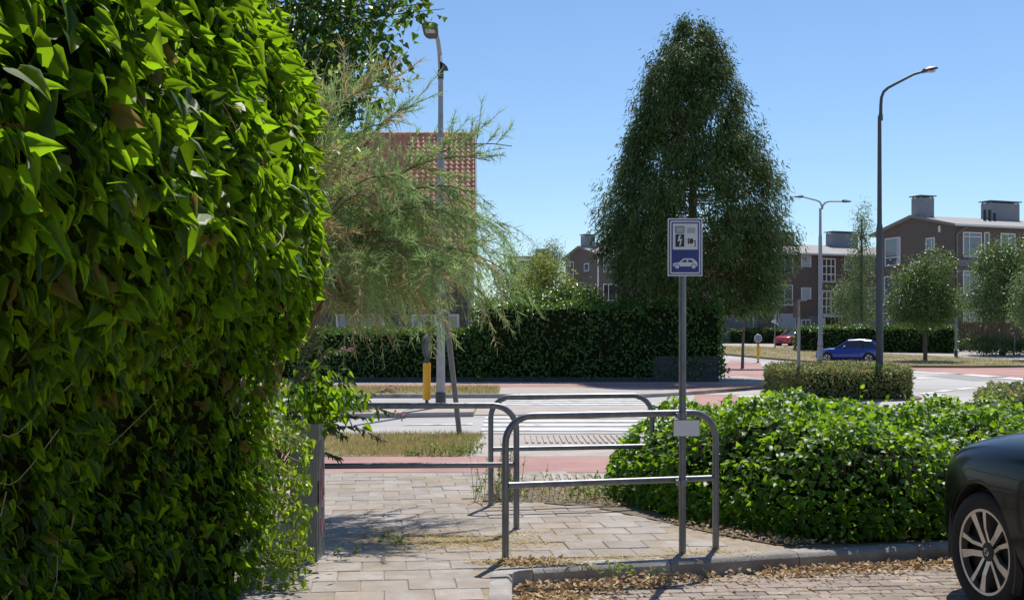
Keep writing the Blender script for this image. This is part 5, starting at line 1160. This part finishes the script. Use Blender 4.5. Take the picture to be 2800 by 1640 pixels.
# ------------------------------------------------------------------ grass, weeds, litter
def grass(name, poly, n, h, m, zoff=0.0, wid=.008, lean=.5, label=None):
    q = sample_poly(n, poly); z = np.array([zt(y) for y in q[:, 1]]) + zoff; P_ = np.c_[q, z]; dens = noise3(np.c_[q, q[:, :1]], 1.6, 4); keep = rng.random(n) < np.clip(.62 + .6 * dens, .1, 1); P_ = P_[keep]; k = len(P_)
    L = h * rng.uniform(.4, 1.4, k); o = leaves(name, P_, UP + rnd(k, lean), rnd(k), L, wid, STRIP, m, None, 'stuff')
    return tag(o, label, 'grass')
NV = [(-5.5, 14.85), (-.66, 14.85), (-.46, 18.1), (-5.5, 18.1)]
grass('dry_grass', NV, 26000, .075, M_straw, label='dry straw-coloured grass on the verge beside the crossing'); grass('green_grass', NV, 8500, .085, M_grassg, label='tufts of green grass in the dry verge beside the crossing')
FV = [(-9.5, 31.1), (-.4, 31.1), (-.4, 35.5), (-9.5, 35.5)]
grass('dry_grass', FV, 16000, .08, M_straw, .006, .016, label='dry grass strip across the road in front of the clipped hedge'); grass('green_grass', FV, 2600, .10, M_grassg, .006, .016, label='green tufts in the grass strip across the road')
grass('dry_grass', [p for p in fvp], 16000, .09, M_straw, .03, .04, label='sunburnt grass on the street verge behind the roundabout')
grass('dry_grass', [(-6.0, 23.3), (-5.3, 23.0), (-2.95, 23.5), (-3.05, 24.5), (-5.2, 24.5)], 2500, .05, M_tamd, .006, .012, label='withered brown growth on the traffic island')
def weeds(label, spots, name='weed_patch'):
    t = thing(name, label, 'weeds', (spots[0][0], spots[0][1], 0)); Pn, Dn, Nn, Ln = [], [], [], []; mb = MB()
    for x, y, h, n in spots:
        for k in range(n):
            a = Vector((x + rng.normal(0, .07), y + rng.normal(0, .06), 0)); tp2 = a + Vector((rng.normal(0, .06), rng.normal(0, .06), h * rng.uniform(.5, 1.1))); mb.tube([a, a.lerp(tp2, .5), tp2], [.003, .0025, .0015], 4, False)
            for j in range(11): Pn.append(np.array(a.lerp(tp2, rng.uniform(.1, 1))[:])); Dn.append(rnd(1, .7)[0] + UP * .2); Nn.append(UP + rnd(1, .4)[0]); Ln.append(rng.uniform(.025, .055))
    mb.build('stalks', M_twigp, t, kind='stuff'); Ln = np.array(Ln); leaves('foliage', np.array(Pn), np.array(Dn), np.array(Nn), Ln, Ln * .42, OVAL, M_weed, t, 'stuff')
weeds('tall green weeds growing round the foot of the half-sunk rail', [(-.27, 10.75, .38, 9), (-.10, 10.85, .5, 12), (-.02, 10.9, .55, 8), (.10, 10.8, .32, 7), (.0, 11.1, .4, 6)])
weeds('low weeds in the soil strip between the paving and the shrub', [(.34, 10.85, .25, 3), (.55, 10.75, .2, 5), (.72, 10.7, .22, 6), (.9, 10.6, .2, 7), (.62, 11.2, .2, 5), (.85, 10.95, .25, 8)])
weeds('small green weed sprouting from the leaf litter under the kerb', [(.72, 7.42, -.02, 0), (.70, 7.40, .09, 4), (.78, 7.43, .06, 3)])
weeds('small weed tufts in the paving joints beside the cabinet', [(-.98, 8.55, .06, 3), (-1.22, 8.1, .06, 3)])
weeds('dark green weeds under the edge of the verge by the cycle lane', [(-1.0, 14.9, .16, 12), (-.75, 14.9, .18, 12), (-.55, 15.0, .2, 12), (-.5, 15.3, .22, 10), (-1.3, 14.9, .1, 9)])
def litter(label, pts, L, m, name='leaf_litter', tpl=OVAL, wf=.62, lift=.02, flat=1.0):
    k = len(pts); L = np.asarray(L); N = UP * flat + rnd(k, .55); D = rnd(k) * np.array([1, 1, .35]); P_ = pts + UP * rng.uniform(.002, lift, k)[:, None]
    o = leaves(name, P_, D, N, L, L * wf, tpl, m, None, 'stuff'); return tag(o, label, 'dead leaves')
n = 2500; x = rng.uniform(.08, 4.2, n); dY = np.abs(rng.normal(0, .13, n)) + .02; y = kerby(x) - dY
n2 = 900; x2 = np.abs(rng.normal(0, .25, n2)) + .03; y2 = rng.uniform(6.9, 7.5, n2); x = np.r_[x, x2]; y = np.r_[y, y2]; keep = (rng.random(len(x)) < np.clip(.75 + .5 * np.sin(x * 3.1), .2, 1)) & (y < kerby(x) - .015) ; x, y = x[keep], y[keep]
pile = np.exp(-(kerby(x) - y) / .10) * .035 * rng.random(len(x)); pts = np.c_[x, y, np.full(len(x), -.112) + pile]
litter('crisp dead leaves drifted along the kerb in the parking bay', pts, rng.uniform(.025, .06, len(x)), M_dry, lift=.022)
n = 420; x = rng.uniform(.1, 3.4, n); y = rng.uniform(6.8, 8.2, n); k_ = y < kerby(x) - .1; litter('sparse dead leaves scattered on the parking bricks', np.c_[x, y, np.full(n, -.111)][k_], rng.uniform(.015, .04, k_.sum()), M_dry, lift=.008, flat=2.5)
n = 1500; q = sample_poly(n, [(1.2, 9.6), (1.75, 8.75), (2.05, 8.40), (3.8, 8.85), (4, 9.4), (2.2, 9.2)]); litter('dead leaves and twigs under the front of the leafy shrub', np.c_[q, np.full(n, .014)], rng.uniform(.025, .055, n), M_dry)
n = 700; q = sample_poly(n, [(-.2, 11.9), (-.25, 10.8), (.3, 10.66), (.8, 10.4), (1.2, 10.3), (1.2, 11.9)]); litter('brown leaf crumbs on the soil strip behind the half-sunk rail', np.c_[q, np.full(n, .014)], rng.uniform(.02, .045, n), M_dry)
# straw on the paving
q = np.vstack([rng.normal((-.42, 8.62), (.36, .17), (2600, 2)), rng.normal((.12, 7.80), (.2, .06), (900, 2)), rng.normal((.85, 8.0), (.22, .05), (260, 2)), rng.normal((1.45, 8.2), (.18, .06), (260, 2)), rng.normal((-1.05, 8.9), (.2, .2), (300, 2)), rng.normal((.12, 9.0), (.12, .05), (120, 2))])
k = len(q); o = leaves('straw_litter', np.c_[q, rng.uniform(.003, .012, k)], rnd(k) * np.array([1, 1, .12]), UP + rnd(k, .2), rng.uniform(.025, .09, k), .006, STRIP, M_straw, None, 'stuff'); tag(o, 'dry straw and grass clippings strewn over the paving slabs', 'straw')
n = 260; q = rng.normal((.12, 7.80), (.13, .045), (n, 2)); litter('dead leaves piled at the foot of the front rail', np.c_[q, np.zeros(n)], rng.uniform(.02, .045, n), M_dry, lift=.03)
